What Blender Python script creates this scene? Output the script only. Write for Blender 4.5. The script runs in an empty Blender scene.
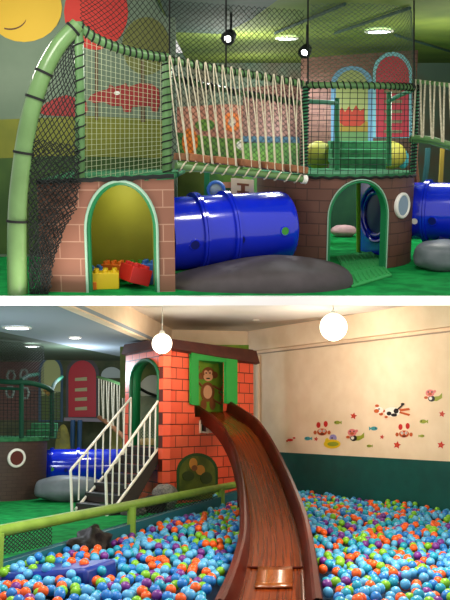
import bpy, math, random
import numpy as np
from mathutils import Vector, Matrix, Euler, noise
random.seed(7)
C = bpy.context.scene.collection
F = 800.0                                   # focal length in pixels
PITCH = math.atan(120/F)                    # camera looks up this much in the ball-pit room
PITCH_U = -math.atan(160/F)                 # and down this much in the netted room
EL = Vector((0, 0, 1.97)); EU = Vector((0, 0, 1.5))
RL = Euler((math.pi/2+PITCH, 0, 0)).to_matrix(); RU = Euler((math.pi/2+PITCH_U, 0, 0)).to_matrix()
class Room:
    def __init__(s, eye, R, W): s.eye, s.R, s.W = eye, R, W
    def ray(s, u, v): return s.R @ Vector(((u-225)/F, (300-v)/F, -1))
    def at(s, u, v, Z):
        d = s.ray(u, v); return s.eye + d*(Z/d.y)
    def onz(s, u, v, z):
        d = s.ray(u, v); return s.eye + d*((z-s.eye.z)/d.z)
    def wall(s, u, v, a, b, off=0.0):
        d = s.ray(u, v); n = Vector((b[1]-a[1], -(b[0]-a[0]), 0)).normalized()
        if n.y > 0: n = -n                   # faces the viewer
        t = n.dot(Vector((a[0], a[1], 0)) + n*off - s.eye)/n.dot(d); return s.eye + d*t
L = Room(EL, RL, Matrix.Identity(4))
U = Room(EU, RU, Matrix.Translation(EL) @ RL.to_4x4() @ RU.to_4x4().inverted() @ Matrix.Translation(-EU))
cur = U

# ------------------------------------------------------------------ materials
def lin(c):
    return tuple((x/255/12.92 if x/255 <= .04045 else ((x/255+.055)/1.055)**2.4) for x in c) + (1,)
def mat(name, col, rough=.55, col2=None, nscale=6, bump=0, spec=.4, emit=0, metal=0, coat=0, alpha=1):
    m = bpy.data.materials.new(name); m.use_nodes = True
    nt = m.node_tree; b = nt.nodes['Principled BSDF']
    b.inputs['Base Color'].default_value = lin(col); b.inputs['Roughness'].default_value = rough
    b.inputs['Specular IOR Level'].default_value = spec; b.inputs['Metallic'].default_value = metal
    b.inputs['Coat Weight'].default_value = coat
    if alpha < 1: b.inputs['Alpha'].default_value = alpha
    if emit:
        b.inputs['Emission Color'].default_value = lin(col); b.inputs['Emission Strength'].default_value = emit
    if col2 or bump:
        tc = nt.nodes.new('ShaderNodeTexCoord'); nz = nt.nodes.new('ShaderNodeTexNoise')
        nz.inputs['Scale'].default_value = nscale; nz.inputs['Detail'].default_value = 5
        nt.links.new(tc.outputs['Object'], nz.inputs['Vector'])
        if col2:
            r = nt.nodes.new('ShaderNodeValToRGB'); r.color_ramp.elements[0].color = lin(col); r.color_ramp.elements[1].color = lin(col2)
            r.color_ramp.elements[0].position = .38; r.color_ramp.elements[1].position = .62
            nt.links.new(nz.outputs['Fac'], r.inputs['Fac']); nt.links.new(r.outputs['Color'], b.inputs['Base Color'])
        if bump:
            bp = nt.nodes.new('ShaderNodeBump'); bp.inputs['Strength'].default_value = bump; bp.inputs['Distance'].default_value = .02
            nt.links.new(nz.outputs['Fac'], bp.inputs['Height']); nt.links.new(bp.outputs['Normal'], b.inputs['Normal'])
    return m
def brick(name, c1, c2, mortar, bw, bh, ms=.008, rough=.6, offset=.5, bump=.3):
    m = mat(name, c1, rough); nt = m.node_tree; b = nt.nodes['Principled BSDF']
    uv = nt.nodes.new('ShaderNodeUVMap'); t = nt.nodes.new('ShaderNodeTexBrick')
    t.inputs['Color1'].default_value = lin(c1); t.inputs['Color2'].default_value = lin(c2); t.inputs['Mortar'].default_value = lin(mortar)
    t.inputs['Scale'].default_value = 1; t.inputs['Mortar Size'].default_value = ms; t.inputs['Mortar Smooth'].default_value = .2
    t.inputs['Brick Width'].default_value = bw; t.inputs['Row Height'].default_value = bh; t.offset = offset
    nt.links.new(uv.outputs['UV'], t.inputs['Vector']); nt.links.new(t.outputs['Color'], b.inputs['Base Color'])
    bp = nt.nodes.new('ShaderNodeBump'); bp.inputs['Strength'].default_value = bump; bp.inputs['Distance'].default_value = .01; bp.invert = True
    nt.links.new(t.outputs['Fac'], bp.inputs['Height']); nt.links.new(bp.outputs['Normal'], b.inputs['Normal'])
    return m
def wood(name, c1, c2, rough, coat=0, sc=(3, 3, 40)):
    m = mat(name, c1, rough, coat=coat); nt = m.node_tree; b = nt.nodes['Principled BSDF']
    uv = nt.nodes.new('ShaderNodeUVMap'); mp = nt.nodes.new('ShaderNodeMapping'); nz = nt.nodes.new('ShaderNodeTexNoise')
    mp.inputs['Scale'].default_value = sc; nz.inputs['Scale'].default_value = 1; nz.inputs['Detail'].default_value = 6; nz.inputs['Distortion'].default_value = .6
    r = nt.nodes.new('ShaderNodeValToRGB'); r.color_ramp.elements[0].color = lin(c1); r.color_ramp.elements[1].color = lin(c2)
    r.color_ramp.elements[0].position = .35; r.color_ramp.elements[1].position = .65
    nt.links.new(uv.outputs['UV'], mp.inputs['Vector']); nt.links.new(mp.outputs['Vector'], nz.inputs['Vector'])
    nt.links.new(nz.outputs['Fac'], r.inputs['Fac']); nt.links.new(r.outputs['Color'], b.inputs['Base Color'])
    return m

# ------------------------------------------------------------------ mesh builder
class MB:
    def __init__(s): s.v, s.f, s.m, s.uv = [], [], [], {}
    def add(s, vs, fs, mi=0, uvs=None):
        o = len(s.v); s.v += [Vector(p) for p in vs]
        for k, f in enumerate(fs):
            if uvs: s.uv[len(s.f)] = [uvs[i] for i in f]
            s.f.append([o+i for i in f]); s.m.append(mi)
        return s
    def box(s, c, size, rz=0, mi=0, R=None):
        R = R or Matrix.Rotation(rz, 3, 'Z'); c = Vector(c)
        vs = [c + R @ Vector((x*size[0]/2, y*size[1]/2, z*size[2]/2)) for x in (-1, 1) for y in (-1, 1) for z in (-1, 1)]
        return s.add(vs, [(0,1,3,2), (4,6,7,5), (0,4,5,1), (2,3,7,6), (0,2,6,4), (1,5,7,3)], mi)
    def tube(s, pts, r, n=8, mi=0, caps=True, closed=False):
        pts = [Vector(p) for p in pts]; N = len(pts)
        rs = r if isinstance(r, (list, tuple)) else [r]*N
        vs, prev = [], None
        for i, p in enumerate(pts):
            a = pts[(i-1) % N] if closed else pts[max(i-1, 0)]; b = pts[(i+1) % N] if closed else pts[min(i+1, N-1)]
            t = (b-a).normalized()
            if prev is None: x = t.orthogonal().normalized()
            else:
                x = prev - t*prev.dot(t); x = x.normalized() if x.length > 1e-6 else t.orthogonal().normalized()
            prev = x; y = t.cross(x)
            for k in range(n):
                an = 2*math.pi*k/n; vs.append(p + (x*math.cos(an)+y*math.sin(an))*rs[i])
        fs = []
        for i in range(N if closed else N-1):
            j = (i+1) % N
            for k in range(n): fs.append((i*n+k, i*n+(k+1) % n, j*n+(k+1) % n, j*n+k))
        if caps and not closed: fs += [tuple(range(n-1, -1, -1)), tuple((N-1)*n+k for k in range(n))]
        return s.add(vs, fs, mi)
    def lathe(s, o, axis, prof, n=40, mi=0):
        """prof: (t along axis, radius)"""
        o, ax = Vector(o), Vector(axis).normalized(); x = ax.orthogonal().normalized(); y = ax.cross(x)
        vs = [o+ax*t+(x*math.cos(2*math.pi*k/n)+y*math.sin(2*math.pi*k/n))*max(r, 1e-4) for t, r in prof for k in range(n)]
        fs = [(i*n+k, i*n+(k+1) % n, (i+1)*n+(k+1) % n, (i+1)*n+k) for i in range(len(prof)-1) for k in range(n)]
        return s.add(vs, fs, mi)
    def blob(s, c, rad, nz=0, seed=0, nu=28, nv=16, power=1.0, rz=0, mi=0):
        c = Vector(c); R = Matrix.Rotation(rz, 3, 'Z'); vs = []
        sp = lambda q: math.copysign(abs(q)**power, q)
        for i in range(nv+1):
            th = math.pi*i/nv
            for k in range(nu):
                ph = 2*math.pi*k/nu
                d = Vector((math.sin(th)*math.cos(ph), math.sin(th)*math.sin(ph), math.cos(th)))
                g = 1+nz*noise.noise(d*1.7+Vector((seed, seed*.7, 3)))
                vs.append(c + R @ Vector((sp(d.x)*rad[0]*g, sp(d.y)*rad[1]*g, sp(d.z)*rad[2]*g)))
        fs = [(i*nu+k, (i+1)*nu+k, (i+1)*nu+(k+1) % nu, i*nu+(k+1) % nu) for i in range(nv) for k in range(nu)]
        return s.add(vs, fs, mi)
    def grid(s, P, mi=0, uv=None):
        R, K = len(P), len(P[0])
        return s.add([p for row in P for p in row], [(i*K+k, i*K+k+1, (i+1)*K+k+1, (i+1)*K+k) for i in range(R-1) for k in range(K-1)], mi,
                     [q for row in uv for q in row] if uv else None)
    def slab(s, poly, n, th, mi=0):
        """flat polygon given thickness th along n"""
        poly = [Vector(p) for p in poly]; K = len(poly); n = Vector(n).normalized()*th
        return s.add(poly+[p+n for p in poly], [tuple(range(K)), tuple(range(2*K-1, K-1, -1))]+[(i, (i+1) % K, K+(i+1) % K, K+i) for i in range(K)], mi)
    def build(s, name, mats, parent=None, base=None, smooth=True, bevel=0, solid=None):
        mats = mats if isinstance(mats, (list, tuple)) else [mats]
        if base is None:
            if parent is not None: base = parent['_b']
            else:
                xs = [p.x for p in s.v]; ys = [p.y for p in s.v]
                base = ((min(xs)+max(xs))/2, (min(ys)+max(ys))/2, min(p.z for p in s.v))
        base = Vector(base)
        me = bpy.data.meshes.new(name); me.from_pydata([tuple(p-base) for p in s.v], [], s.f)
        for m in mats: me.materials.append(m)
        me.polygons.foreach_set('material_index', s.m)
        if s.uv:
            ul = me.uv_layers.new(name='UVMap')
            for fi, q in s.uv.items():
                for li, c in zip(me.polygons[fi].loop_indices, q): ul.data[li].uv = c
        me.validate(); me.update()
        if smooth:
            me.polygons.foreach_set('use_smooth', [True]*len(me.polygons)); me.set_sharp_from_angle(angle=.7)
        o = bpy.data.objects.new(name, me); C.objects.link(o)
        if parent is not None:
            o.parent = parent
        else: o.matrix_world = cur.W @ Matrix.Translation(base)
        if solid:
            md = o.modifiers.new('thickness', 'SOLIDIFY'); md.thickness = solid[0]; md.offset = solid[1]
            if len(solid) > 2: md.material_offset_rim = solid[2]
        if bevel:
            md = o.modifiers.new('edge', 'BEVEL'); md.width = bevel; md.segments = 2; md.limit_method = 'ANGLE'
        return o
def tag(o, label=None, cat=None, group=None, kind=None):
    if label: o['label'] = label
    if cat: o['category'] = cat
    if group: o['group'] = group
    if kind: o['kind'] = kind
    return o
def thing(name, label, cat, base, group=None):
    o = bpy.data.objects.new(name, None); C.objects.link(o); o.empty_display_size = .1
    o['_b'] = tuple(base); o.matrix_world = cur.W @ Matrix.Translation(Vector(base))
    return tag(o, label, cat, group)
def sub(o, parent):                          # o becomes a child of a part built with the thing's own origin
    o.parent = parent; return o
def struct(name, mb, m, **k): return tag(mb.build(name, m, **k), kind='structure')
def lerp(a, b, t): return Vector(a)*(1-t)+Vector(b)*t
def poly_at(pts, t):
    """point at t in [0,1] on a polyline"""
    pts = [Vector(p) for p in pts]; ds = [0]
    for a, b in zip(pts, pts[1:]): ds.append(ds[-1]+(b-a).length)
    d = t*ds[-1]
    for i in range(len(pts)-1):
        if d <= ds[i+1] or i == len(pts)-2: return pts[i].lerp(pts[i+1], (d-ds[i])/max(ds[i+1]-ds[i], 1e-9))
def smooth_pts(pts, n=8):
    P = [Vector(p) for p in pts]; out = []
    for i in range(len(P)-1):
        p0, p1, p2, p3 = P[max(i-1, 0)], P[i], P[i+1], P[min(i+2, len(P)-1)]
        for k in range(n):
            t = k/n; out.append(.5*((2*p1)+(p2-p0)*t+(2*p0-5*p1+4*p2-p3)*t*t+(3*p1-p0-3*p2+p3)*t**3))
    out.append(P[-1]); return out
def patch(left, right):
    """ruled surface between two polylines: S(a, b), a across, b down"""
    return lambda a, b: lerp(poly_at(left, b), poly_at(right, b), a)
def net(mb, S, nu, nv, r, diamond=True, mi=0, sag=0, n=3):
    if diamond:
        for sg in (1, -1):
            ks = range(1, nu+nv) if sg > 0 else range(-nv+1, nu)
            for k in ks:
                pts = []
                p0 = max(0, k-nv) if sg > 0 else max(0, k); p1 = min(nu, k) if sg > 0 else min(nu, nv+k)
                st = max(2, int(p1-p0)+1)
                for i in range(st):
                    p = p0+(p1-p0)*i/(st-1); q = k-p if sg > 0 else p-k
                    w = Vector((noise.noise((p*1.3, q*1.3, 1)), noise.noise((p*1.3, q*1.3, 7)), noise.noise((p*1.3, q*1.3, 13))))*sag
                    pts.append(S(p/nu, q/nv)+w)
                mb.tube(pts, r, n, mi, caps=False)
    else:
        for i in range(nu+1): mb.tube([S(i/nu, j/12) for j in range(13)], r, n, mi, caps=False)
        for j in range(nv+1): mb.tube([S(i/12, j/nv) for i in range(13)], r, n, mi, caps=False)
    return mb
def wrap(mb, pts, r, turns, cr, mi=1):
    """cord spiralled round a pole"""
    out = []; N = int(turns*8)
    prev = None
    for i in range(N+1):
        t = i/N; p = poly_at(pts, t); q = (poly_at(pts, min(t+.01, 1))-poly_at(pts, max(t-.01, 0))).normalized()
        x = q.orthogonal().normalized() if prev is None else (prev-q*prev.dot(q)).normalized(); prev = x
        a = 2*math.pi*t*turns; out.append(p+(x*math.cos(a)+q.cross(x)*math.sin(a))*(r+cr*.5))
    return mb.tube(out, cr, 5, mi)
def arch_wall(path, s0, s1, z0, z1, openings, n=60):
    """curved wall with openings (sc, half width, spring z, top z, bottom z); path(s)->(x,y); z1 is a number or a function of s"""
    ztop = z1 if callable(z1) else (lambda s: z1)
    ss = set(s0+(s1-s0)*i/n for i in range(n+1))
    for sc, hw, sp, tp, bt in openings:
        ss = set(s for s in ss if not sc-hw-.004 < s < sc+hw+.004)
        ss |= set(sc-hw*math.cos(math.pi*i/24) for i in range(25))
    ss = sorted(ss); mb = MB()
    def hole(s):
        for sc, hw, sp, tp, bt in openings:
            if sc-hw-1e-6 <= s <= sc+hw+1e-6:
                e = math.sqrt(max(0, 1-((s-sc)/hw)**2)); return (bt(e) if callable(bt) else bt), sp+(tp-sp)*e
        return None
    def quad(sa, sb, za, zb, zc, zd):          # bottom a,b then top b,a
        P = lambda s, z: Vector((*path(s), z))
        mb.add([P(sa, za), P(sb, zb), P(sb, zc), P(sa, zd)], [(0, 1, 2, 3)], 0, [(sa, za), (sb, zb), (sb, zc), (sa, zd)])
    for a, b in zip(ss, ss[1:]):
        h = hole((a+b)/2)
        if h is None: quad(a, b, z0, z0, ztop(b), ztop(a)); continue
        ha, hb = hole(a), hole(b)
        quad(a, b, ha[1], hb[1], ztop(b), ztop(a))
        if h[0] > z0+1e-4: quad(a, b, z0, z0, hb[0], ha[0])
    # weld
    key, vs, idx = {}, [], []
    for p in mb.v:
        k = tuple(round(c, 5) for c in p)
        if k not in key: key[k] = len(vs); vs.append(p)
        idx.append(key[k])
    mb.v = vs; mb.f = [[idx[i] for i in f] for f in mb.f]
    return mb
def arch_line(path, sc, hw, sp, tp, bt, n=20):
    pts = [Vector((*path(sc-hw), bt))]
    pts += [Vector((*path(sc-hw*math.cos(math.pi*i/n)), sp+(tp-sp)*math.sin(math.pi*i/n))) for i in range(n+1)]
    return pts+[Vector((*path(sc+hw), bt))]
def disc_px(cx, cy, rx, ry, n=24, a0=0, a1=360):
    return [(cx+rx*math.cos(math.radians(a0+(a1-a0)*i/n)), cy+ry*math.sin(math.radians(a0+(a1-a0)*i/n))) for i in range(n+(a1-a0 < 360))]
def paint(mb, room, a, b, poly, mi, lay=1, th=.003):
    """a flat painted or stuck-on shape on the vertical wall a-b, layer lay"""
    n = Vector((b[1]-a[1], -(b[0]-a[0]), 0)).normalized()
    if n.y > 0: n = -n
    return mb.slab([room.wall(u, v, a, b, th*lay) for u, v in poly], n, -th*.9, mi)

# palette
M = {}
M['carpet'] = mat('green carpet', (22, 150, 72), .95, (12, 118, 56), 5, .3, spec=.1)
M['carpet_dk'] = mat('dark green carpet', (60, 120, 80), .95, (40, 95, 62), 9, .4, spec=.1)
M['white'] = mat('white paint', (252, 252, 252), .6)
M['pole'] = mat('pale green padded pole', (102, 138, 84), .28, (94, 128, 76), 4, spec=.5)
M['pole_dk'] = mat('mid green pole', (96, 138, 84), .4, (80, 120, 70), 6)
M['black'] = mat('black cord', (16, 20, 18), .8)
M['net_dk'] = mat('black netting', (18, 26, 24), .85)
M['net_lt'] = mat('pale netting', (176, 186, 150), .8)
M['net_gr'] = mat('grey netting', (92, 108, 92), .8)
M['rope'] = mat('white rope', (214, 206, 182), .85, (186, 176, 148), 40)
M['plank'] = mat('worn plank', (150, 98, 62), .6, (124, 78, 48), 14)
M['brick_br'] = brick('pink brown brick', (138, 94, 74), (130, 88, 70), (168, 130, 108), .42, .17, .006)
M['brick_tw'] = brick('brown brick', (104, 68, 54), (94, 62, 50), (70, 46, 38), .3, .135, .006, bump=.5)
M['brick_pk'] = brick('pink brick', (150, 112, 100), (138, 102, 92), (104, 76, 70), .2, .09, .006)
M['brick_rd'] = brick('red orange brick', (232, 84, 56), (238, 98, 66), (84, 28, 18), .36, .21, .009, .4, bump=.6)
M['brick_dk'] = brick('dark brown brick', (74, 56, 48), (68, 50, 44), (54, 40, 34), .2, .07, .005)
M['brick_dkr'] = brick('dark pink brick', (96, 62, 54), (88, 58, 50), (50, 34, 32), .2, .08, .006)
M['teal_trim'] = mat('pale teal trim', (150, 190, 166), .4)
M['green_trim'] = mat('green trim', (26, 124, 74), .4)
M['olive'] = mat('yellow olive paint', (150, 150, 38), .6, (136, 138, 32), 2)
M['blue'] = mat('blue moulded plastic', (14, 40, 205), .14, spec=.6, coat=.4)
M['blue_dk'] = mat('dark blue plastic', (12, 24, 110), .3)
M['cushion'] = mat('grey brown vinyl', (74, 67, 70), .6, (64, 58, 60), 5)
M['cushion_gr'] = mat('grey vinyl', (112, 120, 126), .45, (100, 108, 114), 5)
M['glass'] = mat('porthole glass', (150, 170, 175), .08, spec=.8)
M['stone_pk'] = mat('pink grey stone', (190, 150, 148), .6, (170, 132, 132), 8)
M['stone'] = mat('speckled stone', (130, 124, 118), .8, (92, 88, 86), 30, .5)
M['stone_dk'] = mat('dark stone', (26, 22, 22), .5, (44, 38, 36), 9, .5)
for nm, c in dict(red=(205, 40, 36), yellow=(232, 196, 30), orange=(236, 120, 30), green=(60, 150, 50), skyblue=(60, 120, 200), lime=(140, 190, 50),
                  pink=(226, 130, 130), brown=(130, 76, 40), cream=(232, 216, 170), black2=(26, 24, 24), white2=(240, 236, 228), purple=(150, 140, 200),
                  teal=(60, 150, 160), olive2=(150, 160, 50), tan=(216, 160, 120), orangedk=(200, 90, 40)).items():
    M[nm] = mat('paint '+nm, c, .45)

exec_parts = []
# =========================================================== UPPER ROOM: netted playhouse
EOFR = 0
# --- setting
Zf = U.onz(225, 295.6, 0).y; zlo = U.at(225, 304.2, Zf).z
fl = MB(); fl.box((0, (Zf+18.6)/2+.004, -.028), (16, 18.6-Zf, .056)); struct('floor', fl, M['carpet'])
t = MB(); t.box((0, Zf-.03, (zlo-.001)/2), (16, .06, -zlo-.001)); t.box((0, Zf+.05, (zlo-.06)/2), (16, .1, -zlo-.06)); struct('trim_1', t, M['white'])
m_mural = [mat('mural grey green', (112, 128, 108), .8, (98, 116, 96), 1.2), mat('mural olive field', (122, 124, 44), .8, (106, 112, 40), 2),
           mat('mural dark field', (66, 92, 40), .8, (52, 78, 36), 2), mat('mural yellow', (206, 168, 52), .7), mat('mural red', (196, 56, 44), .7, (186, 48, 40), 2),
           mat('mural tree olive', (104, 108, 52), .7), mat('mural hippo red', (156, 44, 42), .7, (140, 38, 38), 3), mat('mural brown', (92, 66, 44), .7), M['white2']]
ma, mb_ = (-4, 10.4), (-.72, 10.4)
w = MB()
w.box((-2.36, 10.5, 1.9), (3.48, .196, 3.8), mi=0)
paint(w, U, ma, mb_, [(-40, 121), (40, 118), (90, 116), (168, 120), (168, 254), (-40, 254)], 1, 1)
paint(w, U, ma, mb_, [(-40, 160), (50, 156), (168, 158), (168, 254), (-40, 254)], 2, 2)
paint(w, U, ma, mb_, disc_px(24, 8, 38, 34), 3, 3)
w_smile = disc_px(10, 16, 17, 14, 14, 20, 110)
paint(w, U, ma, mb_, w_smile+[(u, v-1.6) for u, v in reversed(w_smile)], 7, 4)
paint(w, U, ma, mb_, disc_px(96, 12, 32, 38), 4, 2)
paint(w, U, ma, mb_, [(95, 48), (98, 48), (98, 120), (95, 120)], 7, 1.5)
paint(w, U, ma, mb_, disc_px(146, 46, 24, 29), 5, 2)
paint(w, U, ma, mb_, [(141, 60), (144, 60), (145, 122), (141, 122)], 7, 3)
hip = [(88, 100), (91, 95), (100, 91), (108, 89), (110, 84), (114, 87), (122, 85), (126, 83), (128, 87), (140, 83), (152, 84), (159, 90), (160, 104), (157, 112), (152, 112), (150, 106), (132, 107), (131, 112), (124, 112), (122, 106), (112, 106), (104, 102), (94, 103)]
paint(w, U, ma, mb_, hip, 6, 4); paint(w, U, ma, mb_, disc_px(117, 93, 3, 2, 12), 8, 5)
hip2 = [(38, 111), (46, 103), (56, 98), (66, 95), (76, 98), (86, 101), (88, 110), (84, 117), (60, 116), (44, 115)]
paint(w, U, ma, mb_, hip2, 6, 4)
struct('wall_left', w, m_mural, smooth=False)
# far wall with painted scene and ceiling
m_far = [mat('far mural teal grey', (112, 138, 122), .8, (128, 120, 104), 1.6), M['brick_pk'], mat('far mural green', (108, 146, 62), .8, (70, 112, 60), 2.2),
         mat('far mural deep green', (28, 62, 44), .9, (40, 80, 52), 2), mat('far mural pink', (206, 140, 120), .8, (170, 110, 96), 3), M['orange'], M['white2']]
fa, fb = (-1.6, 16.6), (6, 16.6)
w = MB(); w.box((2.2, 16.7, 1.6), (8.4, .196, 3.2))
paint(w, U, fa, fb, [(160, 108), (230, 104), (300, 112), (300, 211), (160, 211)], 4, 1)
paint(w, U, fa, fb, [(160, 130), (220, 138), (310, 142), (310, 182), (160, 182)], 2, 2)
paint(w, U, fa, fb, [(160, 188), (450, 188), (450, 211), (160, 211)], 3, 3)
for cx, cy, rx, ry, mi in [(232, 122, 9, 10, 5), (232, 122, 4, 5, 6), (262, 120, 6, 6, 6), (205, 125, 10, 6, 2), (250, 145, 14, 7, 6), (190, 142, 8, 14, 5)]:
    paint(w, U, fa, fb, disc_px(cx, cy, rx, ry, 14), mi, 4)
struct('wall_back', w, m_far, smooth=False)
M['ceil_gr'] = mat('painted green ceiling', (118, 136, 52), .85, (92, 112, 44), .9)
M['ceil_tl'] = mat('painted teal ceiling', (58, 84, 76), .85, (46, 70, 62), 1.2)
cl = MB(); cl.box((2.4, 12.5, 3.06), (6.3, 9, .1)); 
struct('ceiling', cl, M['ceil_gr'])
cl = MB(); cl.box((-2.8, 10, 3.5), (4.2, 4, .1)); cl.box((-.745, 10, 3.3), (.09, 4, .5)); struct('ceiling.001', cl, M['ceil_tl'])
# ceiling beam and painted leaf shapes on the ceiling
t = MB()
a = U.onz(168, 30, 2.99); b = U.onz(300, 38, 2.99); 
t.add([U.onz(u, v, 3.0) for u, v in [(160, 0), (286, -6), (250, 20), (222, 34), (172, 32)]]+[U.onz(u, v, 2.99) for u, v in [(160, 0), (286, -6), (250, 20), (222, 34), (172, 32)]],
      [(0,1,2,3,4), (9,8,7,6,5), (0,5,6,1), (1,6,7,2), (2,7,8,3), (3,8,9,4), (4,9,5,0)])
struct('trim_2', t, M['ceil_tl'])
t = MB(); t.tube([U.onz(275, 33, 2.98), U.onz(345, 4, 2.98)], .02, 6); t.tube([U.onz(335, 33, 2.98), U.onz(410, 8, 2.98)], .02, 6); t.tube([U.onz(395, 35, 2.98), U.onz(452, 52, 2.98)], .02, 6)
struct('trim_3', t, M['ceil_tl'])
# right side wall beyond the second rope bridge
w = MB(); w.box((5.2, 14.5, 1.5), (.1, 4.2, 3)); struct('wall_right', w, m_far[3])

# --- left turret
def pathL(s):                                  # plan of the turret wall, s in metres from its left end
    a, b = (-1.85, 7.93), (-.501, 7.93)
    q = s/1.374; bow = math.sin(math.pi*q)*.05
    return (a[0]+(b[0]-a[0])*q, a[1]+(b[1]-a[1])*q-bow)
sL = lambda u: min(((abs(225+800*pathL(i/200*1.374)[0]/pathL(i/200*1.374)[1]*.985-u)), i/200*1.374) for i in range(201))[1]
zT = lambda s: 1.075+.06*s/1.374
s1, s2 = sL(87), sL(158)
cs, hw = (s1+s2)/2, (s2-s1)/2
tr = thing('playhouse_turret', 'pink brown brick turret with a tall rounded opening and lit yellow inside', 'playhouse', (-1.1, 8.6, 0))
aw = arch_wall(pathL, 0, 1.374, 0, zT, [(cs, hw, .62, 1.11, 0)])
aw.build('wall', [M['brick_br'], M['brick_br']], tr, solid=(.09, -1), smooth=False)
e = MB(); pts = arch_line(pathL, cs, hw, .62, 1.11, 0)
e.tube([p+Vector((0, -.008, 0)) for p in pts], .014, 8); e.build('arch_trim', M['teal_trim'], tr)
e = MB(); e.tube([p+Vector((0, .05, 0)) for p in arch_line(pathL, cs, hw-.012, .62, 1.1, 0)], .035, 8); tag(e.build('arch_lining', M['green_trim'], tr), 'dark green arch lining')
e = MB(); e.box((-1.28, 8.78, .54), (1.14, .06, 1.06)); e.box((-1.82, 8.4, .54), (.05, .8, 1.06)); e.box((-.73, 8.5, .54), (.04, .5, 1.06))
tag(e.build('inner_wall', M['olive'], tr), 'yellow olive inner wall')
e = MB(); P = [[Vector((*pathL(s), zT(s)+.012)) for s in [i*1.374/10 for i in range(11)]], [Vector((pathL(i*1.374/10)[0]*1.0, 10.2, 1.12)) for i in range(11)]]
e.grid(P); tag(e.build('deck', M['carpet_dk'], tr, solid=(.05, 0)), 'dark green carpeted deck')
e = MB(); e.tube([Vector((*pathL(i*1.374/20), zT(i*1.374/20)+.02))+Vector((0, -.01, .006*math.sin(i*3))) for i in range(21)], .022, 6); tag(e.build('deck_edge', M['net_dk'], tr), 'black laced deck edge')
# poles of the netted cage
def P3(*l): return [U.at(*q) for q in l]
ch = thing('netted_cage', 'pale green padded pole cage with black lacing above the left brick turret', 'climbing cage', (-1.2, 8, 0))
arch_px = [(18, 296, 7.83), (17, 255, 7.83), (18, 205, 7.84), (22, 165, 7.85), (27, 130, 7.86), (35, 98, 7.88), (46, 68, 7.9), (60, 44, 7.93), (78, 25, 7.97)]
ap = smooth_pts(P3(*arch_px), 6)
e = MB(); e.tube(ap, [.1-.026*i/(len(ap)-1) for i in range(len(ap))], 14); e.build('curved_pole', M['pole'], ch)
for u, v, Z in [(17.5, 224, 7.83), (24, 150, 7.85), (36, 96, 7.88), (45, 72, 7.9), (72, 31, 7.95)]:
    k = min(range(len(ap)-1), key=lambda i: (ap[i]-U.at(u, v, Z)).length); q = (ap[min(k+1, len(ap)-1)]-ap[max(k-1, 0)]).normalized()
    e = MB(); e.tube([ap[k]-q*.012, ap[k]+q*.012], .112-.026*k/(len(ap)-1), 14); tag(e.build('strap', M['black'], ch), 'black strap')
p1 = P3((78, 22, 7.98), (80, 100, 7.98), (80, 186, 7.98)); e = MB(); e.tube(p1, .048, 10); wrap(e, p1, .048, 14, .008); e.build('upright_pole', [M['pole_dk'], M['black']], ch)
p2 = P3((167, 57, 8.5), (167, 120, 8.5), (167, 172, 8.5)); e = MB(); e.tube(p2, .052, 10); wrap(e, p2, .052, 15, .008); e.build('upright_pole', [M['pole_dk'], M['black']], ch)
bar = smooth_pts(P3((79, 26, 7.98), (95, 38, 8.07), (118, 48, 8.2), (142, 54, 8.35), (168, 58, 8.5)), 5)
e = MB(); e.tube(bar, .045, 10); wrap(e, bar, .045, 15, .009); e.build('top_bar', [M['pole_dk'], M['black']], ch)
# nets of the cage
e = MB(); S = patch(P3((74, 30, 7.94), (52, 62, 7.9), (38, 98, 7.87), (31, 140, 7.85), (28, 200, 7.83), (29, 296, 7.8)), P3((78, 28, 7.95), (79, 110, 7.95), (79, 186, 7.84), (76, 206, 7.8), (63, 233, 7.79), (53, 262, 7.79), (48, 296, 7.79)))
net(e, S, 9, 34, .0052, True, sag=.012)
net(e, lambda a, b: S(a, .42+.58*b)+Vector((.01, -.012, 0)), 8, 30, .0058, True, sag=.02)
tag(e.build('safety_net', M['net_dk']), 'black diamond safety net hanging between the curved pole and brick turret', 'net')
e = MB(); S = patch(P3((82, 30, 7.99), (82, 184, 7.99)), P3((165, 59, 8.49), (165, 169, 8.49))); net(e, S, 18, 27, .0024, False)
tag(e.build('safety_net', M['net_lt']), 'pale square mesh net in front of the red painted hippos', 'net')
e = MB(); S = patch(P3((80, -8, 7.98), (80, 26, 7.98)), P3((168, -8, 8.5), (168, 58, 8.5)))
net(e, S, 15, 8, .0035, True, sag=.008)
tag(e.build('safety_net', M['net_dk']), 'black diamond net rising from the laced bar over the red painted tree', 'net')
e = MB(); S = patch(P3((168, 0, 8.52), (168, 64, 8.52)), P3((304, 10, 9.2), (304, 84, 9.2))); net(e, S, 26, 13, .0032, True, sag=.01)
tag(e.build('safety_net', M['net_dk']), 'black diamond net above the rope bridge handrail', 'net')
e = MB(); S = patch(P3((172, 68, 9.0), (172, 160, 9.0)), P3((300, 90, 9.3), (300, 166, 9.3))); net(e, S, 22, 14, .0036, True, sag=.014)
tag(e.build('safety_net', M['net_dk']), 'black diamond net behind the white ropes of the bridge', 'net')
for u0, v1, Z, wh in [(169.5, 57, 8.5, 'beside the dark teal ceiling panel'), (226, 70, 8.85, 'passing the dark spotlight left of the bright ceiling lamp'), (308, 84, 9.2, 'above the left end of the balcony rail'), (414, 88, 9.3, 'above the right end of the balcony rail')]:
    e = MB(); e.tube(P3((u0, -8, Z), (u0, v1, Z)), .009, 6); tag(e.build('hanging_rope', M['black']), 'black vertical net rope '+wh, 'rope', 'black net ropes')

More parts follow.
